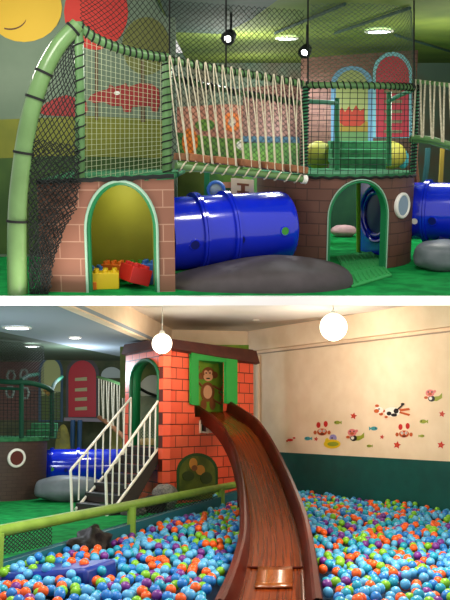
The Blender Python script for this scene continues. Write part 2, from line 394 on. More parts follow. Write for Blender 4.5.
# --- rope bridge
br = thing('rope_bridge', 'rope bridge with white ropes and a plank walkway above the big blue tunnel', 'bridge', U.at(238, 168, 8.9))
top = P3((167, 60, 8.46), (235, 72, 8.8), (303, 84, 9.1)); bot = P3((176, 166, 8.42), (240, 172, 8.75), (302, 179, 9.04))
e = MB(); e.tube(top, .036, 10); wrap(e, top, .036, 30, .008); e.build('handrail', [M['pole_dk'], M['black']], br)
top2 = P3((172, 78, 9.1), (235, 92, 9.3), (300, 103, 9.45)); e = MB(); e.tube(top2, .03, 8); wrap(e, top2, .03, 24, .013); tag(e.build('handrail', [M['pole_dk'], M['black']], br), 'rear handrail wrapped in black cord')
e = MB(); e.tube(bot, .04, 12); e.build('deck_pole', M['pole'], br)
e = MB(); e.tube([bot[-1], bot[-1]+(bot[-1]-bot[0]).normalized()*.05], .052, 12); tag(e.build('end_cap', M['white2'], br), 'white end cap')
for i in range(5):
    a = lerp(poly_at(bot, i/5+.015), poly_at(bot, i/5+.015), 0); b = poly_at(bot, (i+1)/5-.012)
    a = a+Vector((.03, .17, .095)); b = b+Vector((0, .17, .092)); c = (a+b)/2; d = b-a
    R = Matrix.Rotation(math.atan2(d.y, d.x), 3, 'Z') @ Matrix.Rotation(-math.atan2(d.z, math.hypot(d.x, d.y)), 3, 'Y')
    e = MB(); e.box(c, (d.length, .4, .075), R=R); e.build('plank', M['plank'], br, bevel=.008)
NR = 16
for i in range(NR):
    q = (i+.4)/NR; tp = poly_at(top, q)+Vector((0, -.03, .03)); bl = poly_at(bot, q+.035 if q < .95 else .985)
    for dx in (-.036, .036):
        b = bl+Vector((dx, .0, .06)); e = MB()
        e.tube(smooth_pts([tp+Vector((0, .05, -.02)), tp+Vector((0, -.012, .012)), tp+Vector((dx*.3, -.03, -.05)), lerp(tp, b, .5)+Vector((dx*.5, -.03, 0)), b+Vector((0, -.04, 0))], 3), .0062, 6)
        e.build('rope', M['rope'], br)
for i in range(12):
    q = (i+.5)/12; b = poly_at(bot, q); e = MB()
    e.tube([b+Vector((.05+.0*k, .01, .05)) if k == 0 else b+Vector((.05-.02*k, -.045*math.sin(k*.8), .045*math.cos(k*.8))) for k in range(5)], .009, 6)
    e.build('lashing', M['rope'], br)

# --- blue tunnel between the turrets
def tunnel(label, A, B, r, flanges, holes, end_round, base, half=True):
    A, B = Vector(A), Vector(B); ax = (B-A); Ln = ax.length; ax.normalize()
    tn = thing('play_tunnel', label, 'tunnel', base)
    pr = [(0, r)]
    for f in flanges: pr += [(f-.035, r), (f-.03, r*1.1), (f-.004, r*1.1), (f, r*1.06), (f+.004, r*1.1), (f+.03, r*1.1), (f+.035, r)]
    if end_round: pr += [(Ln-.1, r), (Ln-.05, r*.985), (Ln-.02, r*.95), (Ln, r*.88), (Ln, 0)]
    else: pr += [(Ln, r)]
    e = MB(); e.lathe(A, ax, pr, 56); sh = e.build('shell', M['blue'], tn)
    for (u, v, pr_, mm, lb) in holes:
        d = cur.ray(u, v); o = cur.eye - A; dp = d-ax*d.dot(ax); op = o-ax*o.dot(ax)
        aa, bb, cc = dp.dot(dp), 2*dp.dot(op), op.dot(op)-r*r; q = bb*bb-4*aa*cc
        if q < 0: continue
        p = cur.eye+d*((-bb-math.sqrt(q))/(2*aa)); nrm = (p-A); nrm = (nrm-ax*nrm.dot(ax)).normalized()
        e = MB(); e.lathe(p-nrm*.02, nrm, [(0, pr_*1.25), (.024, pr_*1.25), (.03, pr_*1.15), (.03, pr_)], 20); e.build('hole_rim', M['blue'], tn)
        e = MB(); e.lathe(p-nrm*.02, nrm, [(.026, pr_*1.02), (.026, 0)], 20); tag(e.build('hole', mm, tn), lb)
    for q in ([.3, .72] if half else [.5]):
        c = A+ax*Ln*q; h = c.z-r*.75-base[2]
        if h > .02:
            e = MB(); e.box((c.x, c.y, base[2]+h/2), (.12, r*1.2, h)); e.build('cradle', M['blue_dk'], tn)
    return tn
A = U.at(165, 235, 8.85); B = U.at(286, 226, 9.36)
m_green_dot = M['green']
tunnel('big shiny blue plastic tunnel lying under the rope bridge', A, B, .412, [.36, .72],
       [(195, 245, .05, M['blue_dk'], 'dark round air hole'), (241, 240, .045, M['blue_dk'], 'dark round air hole'), (285, 231, .045, m_green_dot, 'green round plug')], True, (A.x*.5+B.x*.5, 8.9, 0))
# small sign and blue round toy behind the tunnel
sg = thing('letter_sign', 'small cream sign with a dark letter I above the blue tunnel', 'sign', U.at(243, 194, 9.5))
e = MB(); e.slab(P3((231, 178, 9.5), (254, 180, 9.5), (254, 197, 9.5), (231, 196, 9.5)), (0, 1, 0), .02); e.build('board', M['cream'], sg)
e = MB()
for q in ([(237, 183), (249, 184), (249, 186.2), (237, 185.2)], [(237, 190.5), (249, 191.5), (249, 193.7), (237, 192.7)], [(241, 185), (245, 185.5), (245, 192), (241, 191.5)]):
    e.slab([U.at(u, v, 9.495) for u, v in q], (0, 1, 0), .008)
e.build('letter', M['brown'], sg)
e = MB(); e.tube(P3((243, 195, 9.52), (243, 212, 9.52)), .015, 6); e.build('post', M['pole_dk'], sg)
tb = thing('tunnel_window', 'pale blue domed window bubble on a stalk left of the letter sign', 'window bubble', U.at(216, 198, 9.6))
e = MB(); e.lathe(U.at(216, 190, 9.6), (0, -1, 0), [(0, .115), (.03, .115), (.05, .1), (.05, .08)], 28); e.build('rim', M['skyblue'], tb)
e = MB(); e.blob(U.at(216, 190, 9.6), (.085, .07, .085)); e.build('dome', M['glass'], tb)
e = MB(); e.tube([U.at(216, 196, 9.62), U.at(216, 240, 9.62)], .03, 8); e.build('stalk', M['blue_dk'], tb)
# green panel boards under the bridge
e = MB(); e.slab(P3((174, 172, 10.6), (205, 172, 10.6), (205, 252, 10.6), (174, 252, 10.6)), (0, 1, 0), .05)
tag(e.build('backdrop_board', mat('olive green board', (104, 116, 42), .7, (84, 98, 36), 2)), 'olive green board standing between the left turret and blue tunnel', 'panel')
e = MB(); e.box(U.at(207, 205, 10.4), (.07, .07, 1.1)); e.build  # post
tag(e.build('support_post', M['green_trim']), 'dark green square post behind the blue tunnel under the bridge', 'post')

# --- big foreground cushion rock
c = U.onz(262, 300, .0)
rk = MB(); cc = U.onz(258, 281, .0); rk.blob((cc.x, 8.42, .0), (.99, .6, .3), .06, 4, 56, 28, .86)
for p in rk.v:
    q = (p.x-cc.x)/.99; p.z = max(p.z*(1 if q > .2 else 1-.55*((.2-q)/1.2)**1.2), .0)
tag(rk.build('floor_cushion', M['cushion']), 'large flat grey brown rock shaped cushion lying in front of the blue tunnel', 'cushion')

# --- right brick tower
TC = (U.at(334, 200, 10.25).x, 10.25); TR = .985
def pathT(s):
    th = s/TR; return (TC[0]+TR*math.sin(th), TC[1]-TR*math.cos(th))
def sT(u):
    best = None
    for i in range(-150, 151):
        s = i/100*1.0*TR*1.0
        x, y = pathT(s); uu = 225+F*x/(y*.985)
        if best is None or abs(uu-u) < best[0]: best = (abs(uu-u), s)
    return best[1]
tw = thing('brick_tower', 'round brown brick tower with a green arched doorway and a porthole', 'playhouse', (TC[0], TC[1], 0))
sa, sb = sT(331), sT(388.5); cs, hw = (sa+sb)/2, (sb-sa)/2
aw = arch_wall(pathT, -1.55*TR, 1.55*TR, 0, 1.1, [(cs, hw, .62, 1.03, 0)], 90)
aw.build('wall', [M['brick_tw'], M['green_trim']], tw, solid=(.1, -1, 1), smooth=False)
e = MB(); e.tube([p+Vector((.0, -.01, 0)) for p in arch_line(pathT, cs, hw, .62, 1.03, 0)], .014, 8); e.build('arch_trim', M['green_trim'], tw)
e = MB(); e.tube([p+Vector((.0, -.026, 0)) for p in arch_line(pathT, cs, hw+.022, .62, 1.055, 0)], .008, 6); tag(e.build('arch_edge', M['teal_trim'], tw), 'pale thin arch edging')
e = MB(); e.lathe((TC[0], TC[1], 0), (0, 0, 1), [(1.09, 0), (1.115, .3), (1.115, .6), (1.115, TR+.005), (1.075, TR+.005), (1.04, TR-.1), (1.04, 0)], 64); tag(e.build('deck', M['carpet_dk'], tw), 'green carpeted round deck')
e = MB(); e.tube([Vector((TC[0]+(TR+.012)*math.sin(a), TC[1]-(TR+.012)*math.cos(a), 1.075+.008*math.sin(a*40))) for a in [-1.5+3*i/90 for i in range(91)]], .014, 6); e.build('net_lacing', M['net_dk'], tw)
sp = sT(404); px, py = pathT(sp); nrm = Vector((px-TC[0], py-TC[1], 0)).normalized(); pc = Vector((px, py, 1.5-64*py/800))
e = MB(); e.lathe(pc-nrm*.03, nrm, [(0, .155), (.05, .155), (.06, .145), (.06, .125), (.045, .115)], 32); e.build('porthole_frame', M['white2'], tw)
e = MB(); e.lathe(pc-nrm*.03, nrm, [(.05, .12), (.05, 0)], 32); e.build('porthole_glass', M['glass'], tw)
# balcony on the tower
def bal(th, z, dr=0): return Vector((TC[0]+(TR-.02+dr)*math.sin(th), TC[1]-(TR-.02+dr)*math.cos(th), z))
bc = thing('balcony_cage', 'dark green laced balcony frame on top of the round brick tower', 'climbing cage', (TC[0], TC[1], 1.1))
thl, thr = -.36, .98
thl = min([i/100 for i in range(-150, 0)], key=lambda t: abs(225+F*bal(t, 1.8).x/(bal(t, 1.8).y*1.0)-303))
thr = min([i/100 for i in range(0, 150)], key=lambda t: abs(225+F*bal(t, 1.8).x/(bal(t, 1.8).y*1.0)-412))
zb = 2.12
def tb_(th, v):                               # height of pixel row v at that point of the ring
    p = bal(th, 0); d = U.ray(225, v); return 1.5+d.z/d.y*p.y
arc = [bal(thl+(thr-thl)*i/24, tb_(thl+(thr-thl)*i/24, 85+3.5*(i/24)**2)) for i in range(25)]
e = MB(); e.tube(arc, .036, 10); wrap(e, arc, .036, 26, .008); e.build('top_bar', [M['pole_dk'], M['black']], bc)
for th, uu in ((thl, 0), (thr, 0)):
    pts = [bal(th, 1.1), bal(th, tb_(th, 86))]; e = MB(); e.tube(pts, .036, 10); wrap(e, pts, .036, 26, .01); e.build('upright_pole', [M['green_trim'], M['black']], bc)
for u0, va, vb, zz in ((337, 98, 170, 10.4), (389, 92, 166, 10.6)):
    e = MB(); e.tube(P3((u0, va, zz), (u0, vb, zz)), .034, 10); tag(e.build('upright_pole', M['green_trim'], bc), 'inner green pole')
e = MB(); e.tube(P3((304, 101, 9.6), (337, 103, 10.4)), .028, 8); e.build('cross_bar', mat('teal green pole', (60, 140, 110), .4), bc); e = MB(); e.tube(P3((389, 101, 10.6), (398, 96, 10.4), (412, 90, 9.8)), .028, 8); e.build('cross_bar', mat('teal green pole', (60, 140, 110), .4), bc)
e = MB(); S = lambda a, b: lerp(bal(thl+(thr-thl)*a, tb_(thl+(thr-thl)*a, 86.5+2*a)), bal(thl+(thr-thl)*a, 1.1, .02), b)
net(e, S, 21, 16, .0042, False)
tag(e.build('safety_net', M['net_dk']), 'black square mesh net round the front of the tower balcony', 'net')
e = MB(); S = lambda a, b: lerp(bal(thl+(thr-thl)*a, 3.0, -.1), bal(thl+(thr-thl)*a, tb_(thl+(thr-thl)*a, 86+2*a)), b)
net(e, S, 24, 19, .0036, True, sag=.008)
tag(e.build('safety_net', M['net_gr']), 'grey diamond net rising from the balcony bar to the ceiling', 'net')
# steps on the deck
st = thing('carpeted_steps', 'three green carpeted steps leading up to the arched picture window', 'steps', U.at(362, 168, 11.3))
for i, (v0, v1, Z) in enumerate([(158, 168, 11.2), (149, 159, 11.45), (141, 150, 11.7)]):
    a, b = U.at(333-i*1, v0, Z), U.at(386+i*1, v1+4, Z); e = MB(); e.box(((a.x+b.x)/2, Z+.2, (a.z+b.z)/2), (b.x-a.x, .4, a.z-b.z)); e.build('step', M['carpet_dk'], st, bevel=.015)
# painted facade behind the balcony
Zq = 13.4; qa, qb = (0, Zq), (1, Zq)
fc = thing('painted_facade', 'pink brick painted facade with an arched picture window and a red door', 'facade', (1.9, Zq, 0))
e = MB(); x0 = U.at(300, 140, Zq).x; x1 = U.at(414, 140, Zq).x
zq_ = U.at(0, 172, Zq).z; e.add([Vector((x0, Zq, zq_)), Vector((x1, Zq, zq_)), Vector((x1, Zq, U.at(0, 50, Zq).z)), Vector((x0, Zq, U.at(0, 58, Zq).z))], [(0, 1, 2, 3)], 0, [(0, 0), (2, 0), (2, 2.6), (0, 2.6)])
e.build('wall', M['brick_pk'], fc, solid=(.08, -1)); e = MB(); e.box(((x0+x1)/2, Zq+.06, zq_/2), (x1-x0, .06, zq_)); tag(e.build('base_panel', m_far[3], fc), 'dark green base panel')
def archpoly(u0, u1, vt, vs, vb, n=16):
    c, h = (u0+u1)/2, (u1-u0)/2
    return [(u0, vb)]+[(c-h*math.cos(math.pi*i/n), vs-(vs-vt)*math.sin(math.pi*i/n)) for i in range(n+1)]+[(u1, vb)]
e = MB(); paint(e, U, qa, qb, archpoly(331, 373, 66, 84, 152), 0, 6); e.build('window_frame', mat('blue grey frame', (96, 140, 170), .5), fc)
e = MB(); paint(e, U, qa, qb, archpoly(336, 368, 70, 87, 152), 0, 9)
paint(e, U, qa, qb, [(336, 122), (352, 118), (368, 122), (368, 132), (336, 132)], 1, 10); paint(e, U, qa, qb, [(336, 131), (368, 131), (368, 152), (336, 152)], 2, 10)
cas = [(339, 122), (339, 112), (342, 107), (345, 112), (349, 106), (352, 112), (356, 105), (360, 111), (364, 108), (365, 122), (360, 126), (344, 126)]
paint(e, U, qa, qb, cas, 3, 11)
e.build('picture', [mat('pale olive paint', (140, 148, 92), .7), mat('ochre paint', (134, 112, 36), .7), mat('sage paint', (84, 118, 70), .7), mat('brick orange paint', (156, 52, 34), .7)], fc, smooth=False)
e = MB(); paint(e, U, qa, qb, archpoly(373, 412, 52, 72, 138), 0, 8); e.build('door_frame', mat('pale blue frame', (112, 170, 180), .5), fc)
dr = MB(); paint(dr, U, qa, qb, archpoly(376, 409, 56, 75, 137), 0, 11)
d = dr.build('door', mat('crimson paint', (160, 28, 46), .5), fc, smooth=False)
for k in range(5):
    v = 90+k*10; e = MB(); paint(e, U, qa, qb, [(384, v), (402, v), (402, v+3), (384, v+3)], 0, 16); o = e.build('slat', mat('dull green slat', (110, 100, 70), .6), fc); 
for k, (u0, w_) in enumerate([(318, 13), (391, 13)]):
    e = MB(); p = U.at(u0, 153, 12.0); e.blob((p.x, p.y, p.z-.03), (w_*.0175, .12, .2), .05, k)
    tag(e.build('dome_shrub', mat('yellow shrub', (168, 160, 58), .6, (140, 134, 48), 5)), ('yellow dome shaped bush left of the green steps', 'yellow dome shaped bush right of the green steps')[k], 'bush')
    e = MB(); p = U.at(u0+(12 if k else -12)+(4 if not k else 0), 158, 12.1); e.blob((p.x, p.y, p.z-.02), (.09, .08, .14), .05, k)
    tag(e.build('dome_shrub', M['teal']), ('small teal dome bush behind the left end of the balcony net', 'small teal dome bush beside the right yellow dome bush')[k], 'bush')
# left part of the backdrop seen through the bridge ropes
Zr = 13.8; ra, rb = (0, Zr), (1, Zr)
bk = thing('painted_backdrop', 'pink brick painted backdrop seen through the bridge ropes with a blue ledge', 'backdrop', (U.at(275, 100, Zr).x, Zr, 0))
e = MB(); x0, x1 = U.at(243, 100, Zr).x, U.at(306, 100, Zr).x
e.add([Vector((x0, Zr, 0)), Vector((x1, Zr, 0)), Vector((x1, Zr, U.at(0, 82, Zr).z)), Vector((x0, Zr, U.at(0, 88, Zr).z))], [(0, 1, 2, 3)], 0, [(0, 0), (1.1, 0), (1.1, 2.4), (0, 2.4)])
e.build('wall', M['brick_pk'], bk, solid=(.08, -1))
e = MB(); e.slab([U.at(u, v, Zr-.06) for u, v in [(243, 136), (306, 137), (306, 143), (243, 142)]], (0, 1, 0), .05); e.build('ledge', mat('blue grey ledge', (62, 96, 116), .5), bk)
e = MB(); e.slab([U.at(u, v, Zr-.05) for u, v in [(243, 143), (306, 143), (306, 229), (243, 229)]], (0, 1, 0), .04); e.build('base_panel', m_far[2], bk)

# --- inside the tower doorway
e = MB(); e.tube([U.at(358.5, 180, 10.6), U.onz(358.5, 252, .0)], .03, 10); tag(e.build('support_post', M['lime']), 'yellow green round post inside the arched tower doorway', 'post')
tp = thing('tunnel_entrance', 'blue round tunnel mouth panel seen through the arched tower doorway', 'tunnel entrance', (0, 0, 0)); C.objects.unlink(tp); bpy.data.objects.remove(tp)
pn = (U.at(360, 215, 11.0), U.at(392, 215, 10.3)); pa, pb = (pn[0].x, pn[0].y), (pn[1].x, pn[1].y)
tp = thing('tunnel_entrance', 'blue round tunnel mouth panel seen through the arched tower doorway', 'tunnel entrance', (pa[0]*.5+pb[0]*.5, pa[1]*.5+pb[1]*.5, 0))
e = MB(); e.slab([Vector((*pa, 0)), Vector((*pb, 0)), Vector((*pb, 1.02)), Vector((*pa, 1.02))], (.3, 1, 0), .05); e.build('panel', M['blue'], tp)
n_ = Vector((pb[1]-pa[1], -(pb[0]-pa[0]), 0)).normalized(); n_ = n_ if n_.y < 0 else -n_
ce = U.wall(377, 214, pa, pb, .0)
for k, rr in enumerate((.36, .28)):
    e = MB(); x = Vector((0, 0, 1)); y = n_.cross(x)
    e.tube([ce+n_*.02+(x*math.cos(a)+y*math.sin(a))*rr for a in [2*math.pi*i/40 for i in range(40)]], .026, 8, closed=True); e.build('ring', M['blue'], tp)
e = MB(); e.lathe(ce, n_, [(.012, .28), (.012, 0)], 36); tag(e.build('opening', M['blue_dk'], tp), 'dark blue opening')
e = MB(); e.blob(U.onz(344, 231, .09), (.21, .16, .1), .1, 2); tag(e.build('stone', M['stone_pk']), 'small pink grey rounded stone on green carpet inside the tower', 'stone')
e = MB(); e.box((U.at(340, 200, 15.8).x, 15.8, .55), (2.6, .08, 1.1)); tag(e.build('backdrop_board', m_far[3]), 'dark green board at the back of the arched tower doorway', 'panel')

# --- right side: second bridge, tunnel, rock
b2 = thing('rope_bridge', 'short rope bridge with white ropes right of the tower balcony', 'bridge', U.at(430, 140, 10))
top = P3((413, 81, 9.8), (456, 86, 9.4)); bot = P3((412, 137, 9.8), (432, 139, 9.6), (458, 147, 9.4))
e = MB(); e.tube(top, .025, 8); e.build('handrail', M['pole_dk'], b2)
e = MB()
for k in range(2): e.tube([p+Vector((0, .1*k, -.03*k)) for p in bot], .032, 8)
e.build('deck_pole', M['pole_dk'], b2)
for i in range(9):
    q = (i+.5)/9; e = MB(); a = poly_at(top, q); b = poly_at(bot, min(1, q+.04*(1 if i % 2 else -1))); e.tube([a+Vector((0, -.03, .02)), lerp(a, b, .5)+Vector((0, -.02, 0)), b+Vector((0, -.03, 0))], .011, 6); e.build('rope', M['rope'], b2)
A = U.at(412, 211, 10.3); B = U.at(470, 212, 10.0)
tunnel('blue plastic tunnel leaving the right side of the brick tower', A, B, .365, [.2], [(432, 221, .05, M['blue_dk'], 'dark round air hole'), (414.5, 221, .04, M['white2'], 'white round plug')], False, (A.x+.3, 10.2, 0), False)
rk = MB(); c = U.onz(447, 262, .1); rk.blob((c.x, c.y+.1, .16), (.38, .3, .19), .12, 9, 36, 18, .85)
tag(rk.build('floor_cushion', M['cushion_gr']), 'grey rock shaped cushion at the right edge below the blue tunnel', 'cushion')
e = MB(); e.tube(P3((415, 140, 10.9), (413, 160, 10.9), (416, 182, 10.9)), [.05, .06, .05], 8); tag(e.build('tree_trunk', M['brown']), 'brown trunk shaped post below the short rope bridge', 'post')
e = MB(); e.box(U.at(441.5, 165, 11.2), (.05, .05, .5)); tag(e.build('support_post', mat('ochre paint post', (150, 128, 40), .6)), 'yellow square post at the right edge below the short rope bridge', 'post')
e = MB(); e.tube([U.at(428, 148, 11.6), U.at(427, 165, 11.6), U.at(424, 186, 11.6)], .04, 8); tag(e.build('support_post', mat('deep teal', (22, 70, 72), .5)), 'dark teal post below the short rope bridge', 'post')

# --- toy blocks in the turret
def block(label, u, v, Z, nx, ny, mcol, rz=0, un=.085, h=.11, tilt=0, z=None):
    p = U.at(u, v, Z); p.z = p.z if z is None else z
    t = thing('toy_block', label, 'toy block', p, None)
    R = Matrix.Rotation(rz, 3, 'Z') @ Matrix.Rotation(tilt, 3, 'Y')
    e = MB(); e.box(p+R @ Vector((0, 0, h/2)), (nx*un, ny*un, h), R=R); bd = e.build('body', mcol, t, bevel=.006)
    for i in range(nx):
        for j in range(ny):
            e = MB(); q = p+R @ Vector(((i-(nx-1)/2)*un, (j-(ny-1)/2)*un, h)); e.lathe(q-R @ Vector((0, 0, .004)), R @ Vector((0, 0, 1)), [(0, un*.3), (.032, un*.3), (.036, un*.26), (.036, 0)], 14); e.build('stud', mcol, t)
block('large yellow toy block with studs in the turret opening', 106, 291, 8.14, 3, 2, M['yellow'], .12, .092, .17, 0, 0)
block('large red toy block lying tilted beside the yellow one', 133, 290, 8.2, 2, 3, M['red'], .5, .112, .17, .3, .05)
block('orange toy block behind the yellow one', 114, 272, 8.5, 3, 2, M['orange'], -.15, .08, .1, 0, .1)
block('blue toy block at the left side of the turret opening', 96, 282, 8.4, 2, 2, M['skyblue'], .3, .085, .16, 0, .0)
block('blue toy block at the right side of the turret opening', 150, 280, 8.42, 2, 2, M['skyblue'], -.1, .09, .22, 0, .0)
block('green toy block behind the red one', 141, 283, 8.58, 3, 2, M['green'], .25, .085, .19, 0, 0)
block('low orange toy block under the left blue one', 93, 293, 8.1, 1, 2, M['orange'], .1, .085, .08, 0, 0)

fm = MB(); q = [U.onz(u, v, .004) for u, v in [(337, 257), (372, 252), (392, 276), (352, 288)]]; fm.slab(q, (0, 0, 1), .012)
for k in range(9):
    a_, b_ = lerp(q[0], q[1], (k+.5)/9), lerp(q[3], q[2], (k+.5)/9)
    for j in range(3): fm.tube([lerp(a_, b_, .04+j*.33)+Vector((0, 0, .014)), lerp(a_, b_, .28+j*.33)+Vector((0, 0, .014))], .012, 6)
tag(fm.build('floor_mat', mat('light green ribbed mat', (50, 164, 86), .9)), 'light green ribbed mat on the carpet in front of the arched tower doorway', 'mat')
# --- ceiling lamps and added fill lights of the netted room
def downlight(label, room, u, v, z, r, power, col, cat='ceiling light', spot=2.6):
    global cur
    c = room.onz(u, v, z); t = thing('ceiling_light', label, cat, c)
    e = MB(); e.lathe(c+Vector((0, 0, -.0)), (0, 0, -1), [(0, r*1.25), (.015, r*1.25), (.02, r*1.1), (.02, r*.98)], 28); e.build('rim', M['white2'], t)
    e = MB(); e.lathe(c, (0, 0, -1), [(.014, r), (.014, 0)], 28); e.build('lens', mat('lamp lens', col, .5, emit=9), t)
    ld = bpy.data.lights.new('lamp', 'SPOT'); ld.energy = power; ld.color = lin(col)[:3]; ld.spot_size = spot; ld.spot_blend = .6; ld.shadow_soft_size = r
    o = bpy.data.objects.new('lamp', ld); C.objects.link(o); o.matrix_world = room.W @ Matrix.Translation(c+Vector((0, 0, -.06)))
    return t
downlight('bright round ceiling light behind the net above the white ropes', U, 287, 38, 2.99, .14, 220, (240, 246, 255))
downlight('cool white round ceiling light above the painted arched window', U, 379, 31, 2.99, .16, 220, (225, 245, 255))
def spotlight(label, u, v, Z):
    p = U.at(u, v, Z); t = thing('spotlight', label, 'spotlight', p)
    e = MB(); e.lathe(p+Vector((0, .02, .02)), (-.35, -.75, -.5), [(0, 0), (0, .07), (.1, .085), (.12, .085), (.12, .045), (.06, .04)], 20); e.build('housing', M['black'], t)
    e = MB(); e.lathe(p+Vector((-.04, -.065, -.04)), (-.35, -.75, -.5), [(0, .042), (.012, .026), (.016, 0)], 16); e.build('bulb', mat('bulb', (255, 255, 250), .4, emit=12), t)
    e = MB(); e.tube([p+Vector((0, .03, .06)), Vector((p.x, p.y+.03, 2.99))], .015, 6); e.build('stem', M['black'], t)
    q = bpy.data.lights.new('lamp', 'SPOT'); q.energy = 90; q.spot_size = 1.9; q.spot_blend = .7; q.shadow_soft_size = .05
    o = bpy.data.objects.new('lamp', q); C.objects.link(o); dv = Vector((-.35, -.75, -.5))
    o.matrix_world = cur.W @ (Matrix.Translation(p+dv*.2) @ dv.to_track_quat('-Z', 'Y').to_matrix().to_4x4())
spotlight('black spotlight hanging left of the bright ceiling light', 231, 36, 10.0); spotlight('black spotlight hanging right of the bright ceiling light', 307, 50, 11.0)
def lamp(room, p, e, col=(255, 255, 255), r=.15):  # bare point light without a fixture, mostly used for added fill
    q = bpy.data.lights.new('lamp', 'POINT'); q.energy = e; q.color = lin(col)[:3]; q.shadow_soft_size = r
    o = bpy.data.objects.new('lamp', q); C.objects.link(o); o.matrix_world = room.W @ Matrix.Translation(Vector(p))
lamp(U, (-1.1, 8.4, .95), 5.5, (255, 244, 200), .08)
for p, en in [((-1.7, 6.6, 2.8), 95), ((1.3, 7.2, 3.6), 190), ((2.9, 11, 2.0), 70), ((-2.4, 9.0, 2.6), 75), ((.2, 12.2, 2.5), 85), ((.6, 15.2, 2.2), 60)]: lamp(U, p, en, (255, 250, 240), .3)  # added unseen fill lights that brighten the netted room, no fixtures

# =========================================================== LOWER ROOM: ball pit
cur = L
def P3(*l): return [L.at(*q) for q in l]
Hb = .55                                      # top of the balls
def lx(Z): return -1.95+.3557*(Z-8.9)          # left pit wall
wa, wb = (1.1, 17.7), (3.73, 13.7)            # right wall of the room
def rx(Z): return wa[0]+(wb[0]-wa[0])*(Z-wa[1])/(wb[1]-wa[1])
corner = (.645, 18.4)
m_wall = mat('cream wall paint', (244, 220, 192), .85, (238, 212, 182), 3, .05, spec=.15)
m_ceil = mat('white ceiling paint', (232, 226, 220), .85, spec=.1)
m_grey = mat('grey ceiling paint', (150, 160, 170), .85, spec=.1)
m_dkce = mat('dark green ceiling', (66, 80, 62), .9)
# walls
we = (wa[0]+(wb[0]-wa[0])*1.12, wa[1]+(wb[1]-wa[1])*1.12)
w = MB(); w.slab([Vector((*corner, 1.24)), Vector((*we, 1.24)), Vector((*we, 4.07)), Vector((*corner, 4.07))], (.835, .549, 0), .12); struct('wall_right.001', w, m_wall, smooth=False)
def wl(t, off=0):                               # along the right wall, t in metres from the corner
    d = Vector((we[0]-corner[0], we[1]-corner[1], 0)); l = d.length; d /= l; n = Vector((d.y, -d.x, 0)); n = n if n.y < 0 else -n
    return Vector((*corner, 0))+d*t+n*off, d, n, l
_, wd_, wn_, wlen = wl(0)
w = MB(); a = Vector((*corner, 0)); 
w.slab([a+Vector((0, 0, 3.53)), a+wd_*wlen+Vector((0, 0, 3.53)), a+wd_*wlen+Vector((0, 0, 4.07)), a+Vector((0, 0, 4.07))], wn_, .14); struct('trim_4', w, m_wall, smooth=False)
w = MB(); w.tube([a+wn_*.02+Vector((0, 0, 3.46)), a+wd_*wlen+wn_*.02+Vector((0, 0, 3.46))], .014, 6); struct('trim_5', w, mat('grey conduit', (170, 150, 130), .6))
w = MB(); w.slab([Vector((.66, 18.38, .3)), Vector((-1.62, 17.9, .3)), Vector((-1.62, 17.9, 4.07)), Vector((.66, 18.38, 4.07))], (-.1, 1, 0), .1); struct('wall_back.001', w, m_wall, smooth=False)
w = MB(); w.tube([L.wall(258, 356, corner, we, .05), L.wall(258, 452, corner, we, .05)], .05, 8); struct('trim_6', w, m_wall)
# ceilings: white over the pit, lower grey one on the left with a beam between
bl = [(-2.19, 10.9), (-1.46, 16.0), (-1.25, 17.9)]
zc = 4.07
c_ = MB(); yc = L.onz(225, 299, zc).y
c_.add([Vector((-1.85, yc, zc)), Vector((we[0]+.1, yc, zc)), Vector((we[0]+.1, max(we[1], yc+.05), zc)), Vector((.9, 18.6, zc)), Vector((-1.2, 18.3, zc))], [(0, 1, 2, 3, 4)]); struct('ceiling.002', c_, m_ceil, solid=(.08, -1))
yg = L.onz(225, 299, 3.55).y
c_ = MB(); c_.add([Vector((-5.2, yg, 3.55)), Vector((-2.2, yg, 3.55)), Vector((-1.46, 16, 3.55)), Vector((-1.15, 18.2, 3.55)), Vector((-1.9, 21, 3.55))]+[L.onz(u, v, 3.55) for u, v in [(125, 357.5), (7, 333), (-30, 325)]], [tuple(range(8))]); struct('ceiling.003', c_, m_grey, solid=(.06, 1), smooth=False)
e1 = [L.onz(u, v, 3.56) for u, v in [(-30, 325), (7, 333), (125, 357.5)]]
c_ = MB(); c_.add([e1[0]+Vector((0, -.2, 0)), e1[1]+Vector((0, -.2, 0)), e1[2]+Vector((0, -.2, 0)), Vector((-1.0, 21, 3.56)), Vector((-1, 26, 3.56)), Vector((-8, 26, 3.56)), Vector((-8, 13, 3.56))], [(0, 1, 2, 3, 4, 5, 6)]); struct('ceiling.004', c_, m_dkce, solid=(.05, 1), smooth=False)
w = MB(); w.slab([Vector((-2.2, yg, 3.52)), Vector((-1.46, 16, 3.52)), Vector((-1.2, 17.9, 3.52)), Vector((-1.2, 17.9, 4.07)), Vector((-1.46, 16, 4.07)), Vector((-1.79, yc, 4.07))], (-1, .14, 0), .16); struct('trim_7', w, m_wall, smooth=False)
# floors
f = MB(); f.add([Vector((lx(6)-.25, 6, .45)), Vector((lx(15)-.25, 15, .45)), Vector((lx(15)-.25, 17.9, .45)), Vector((-1.3, 18.1, .45)), Vector((-1.3, 26, .45)), Vector((-8, 26, .45)), Vector((-8, 6, .45))], [tuple(range(7))]); struct('floor.001', f, M['carpet'], solid=(.05, -1), smooth=False)
f = MB(); f.box((2.5, 12, .2), (14, 13.5, .1)); struct('floor.002', f, mat('dark pit floor', (14, 40, 70), .8))
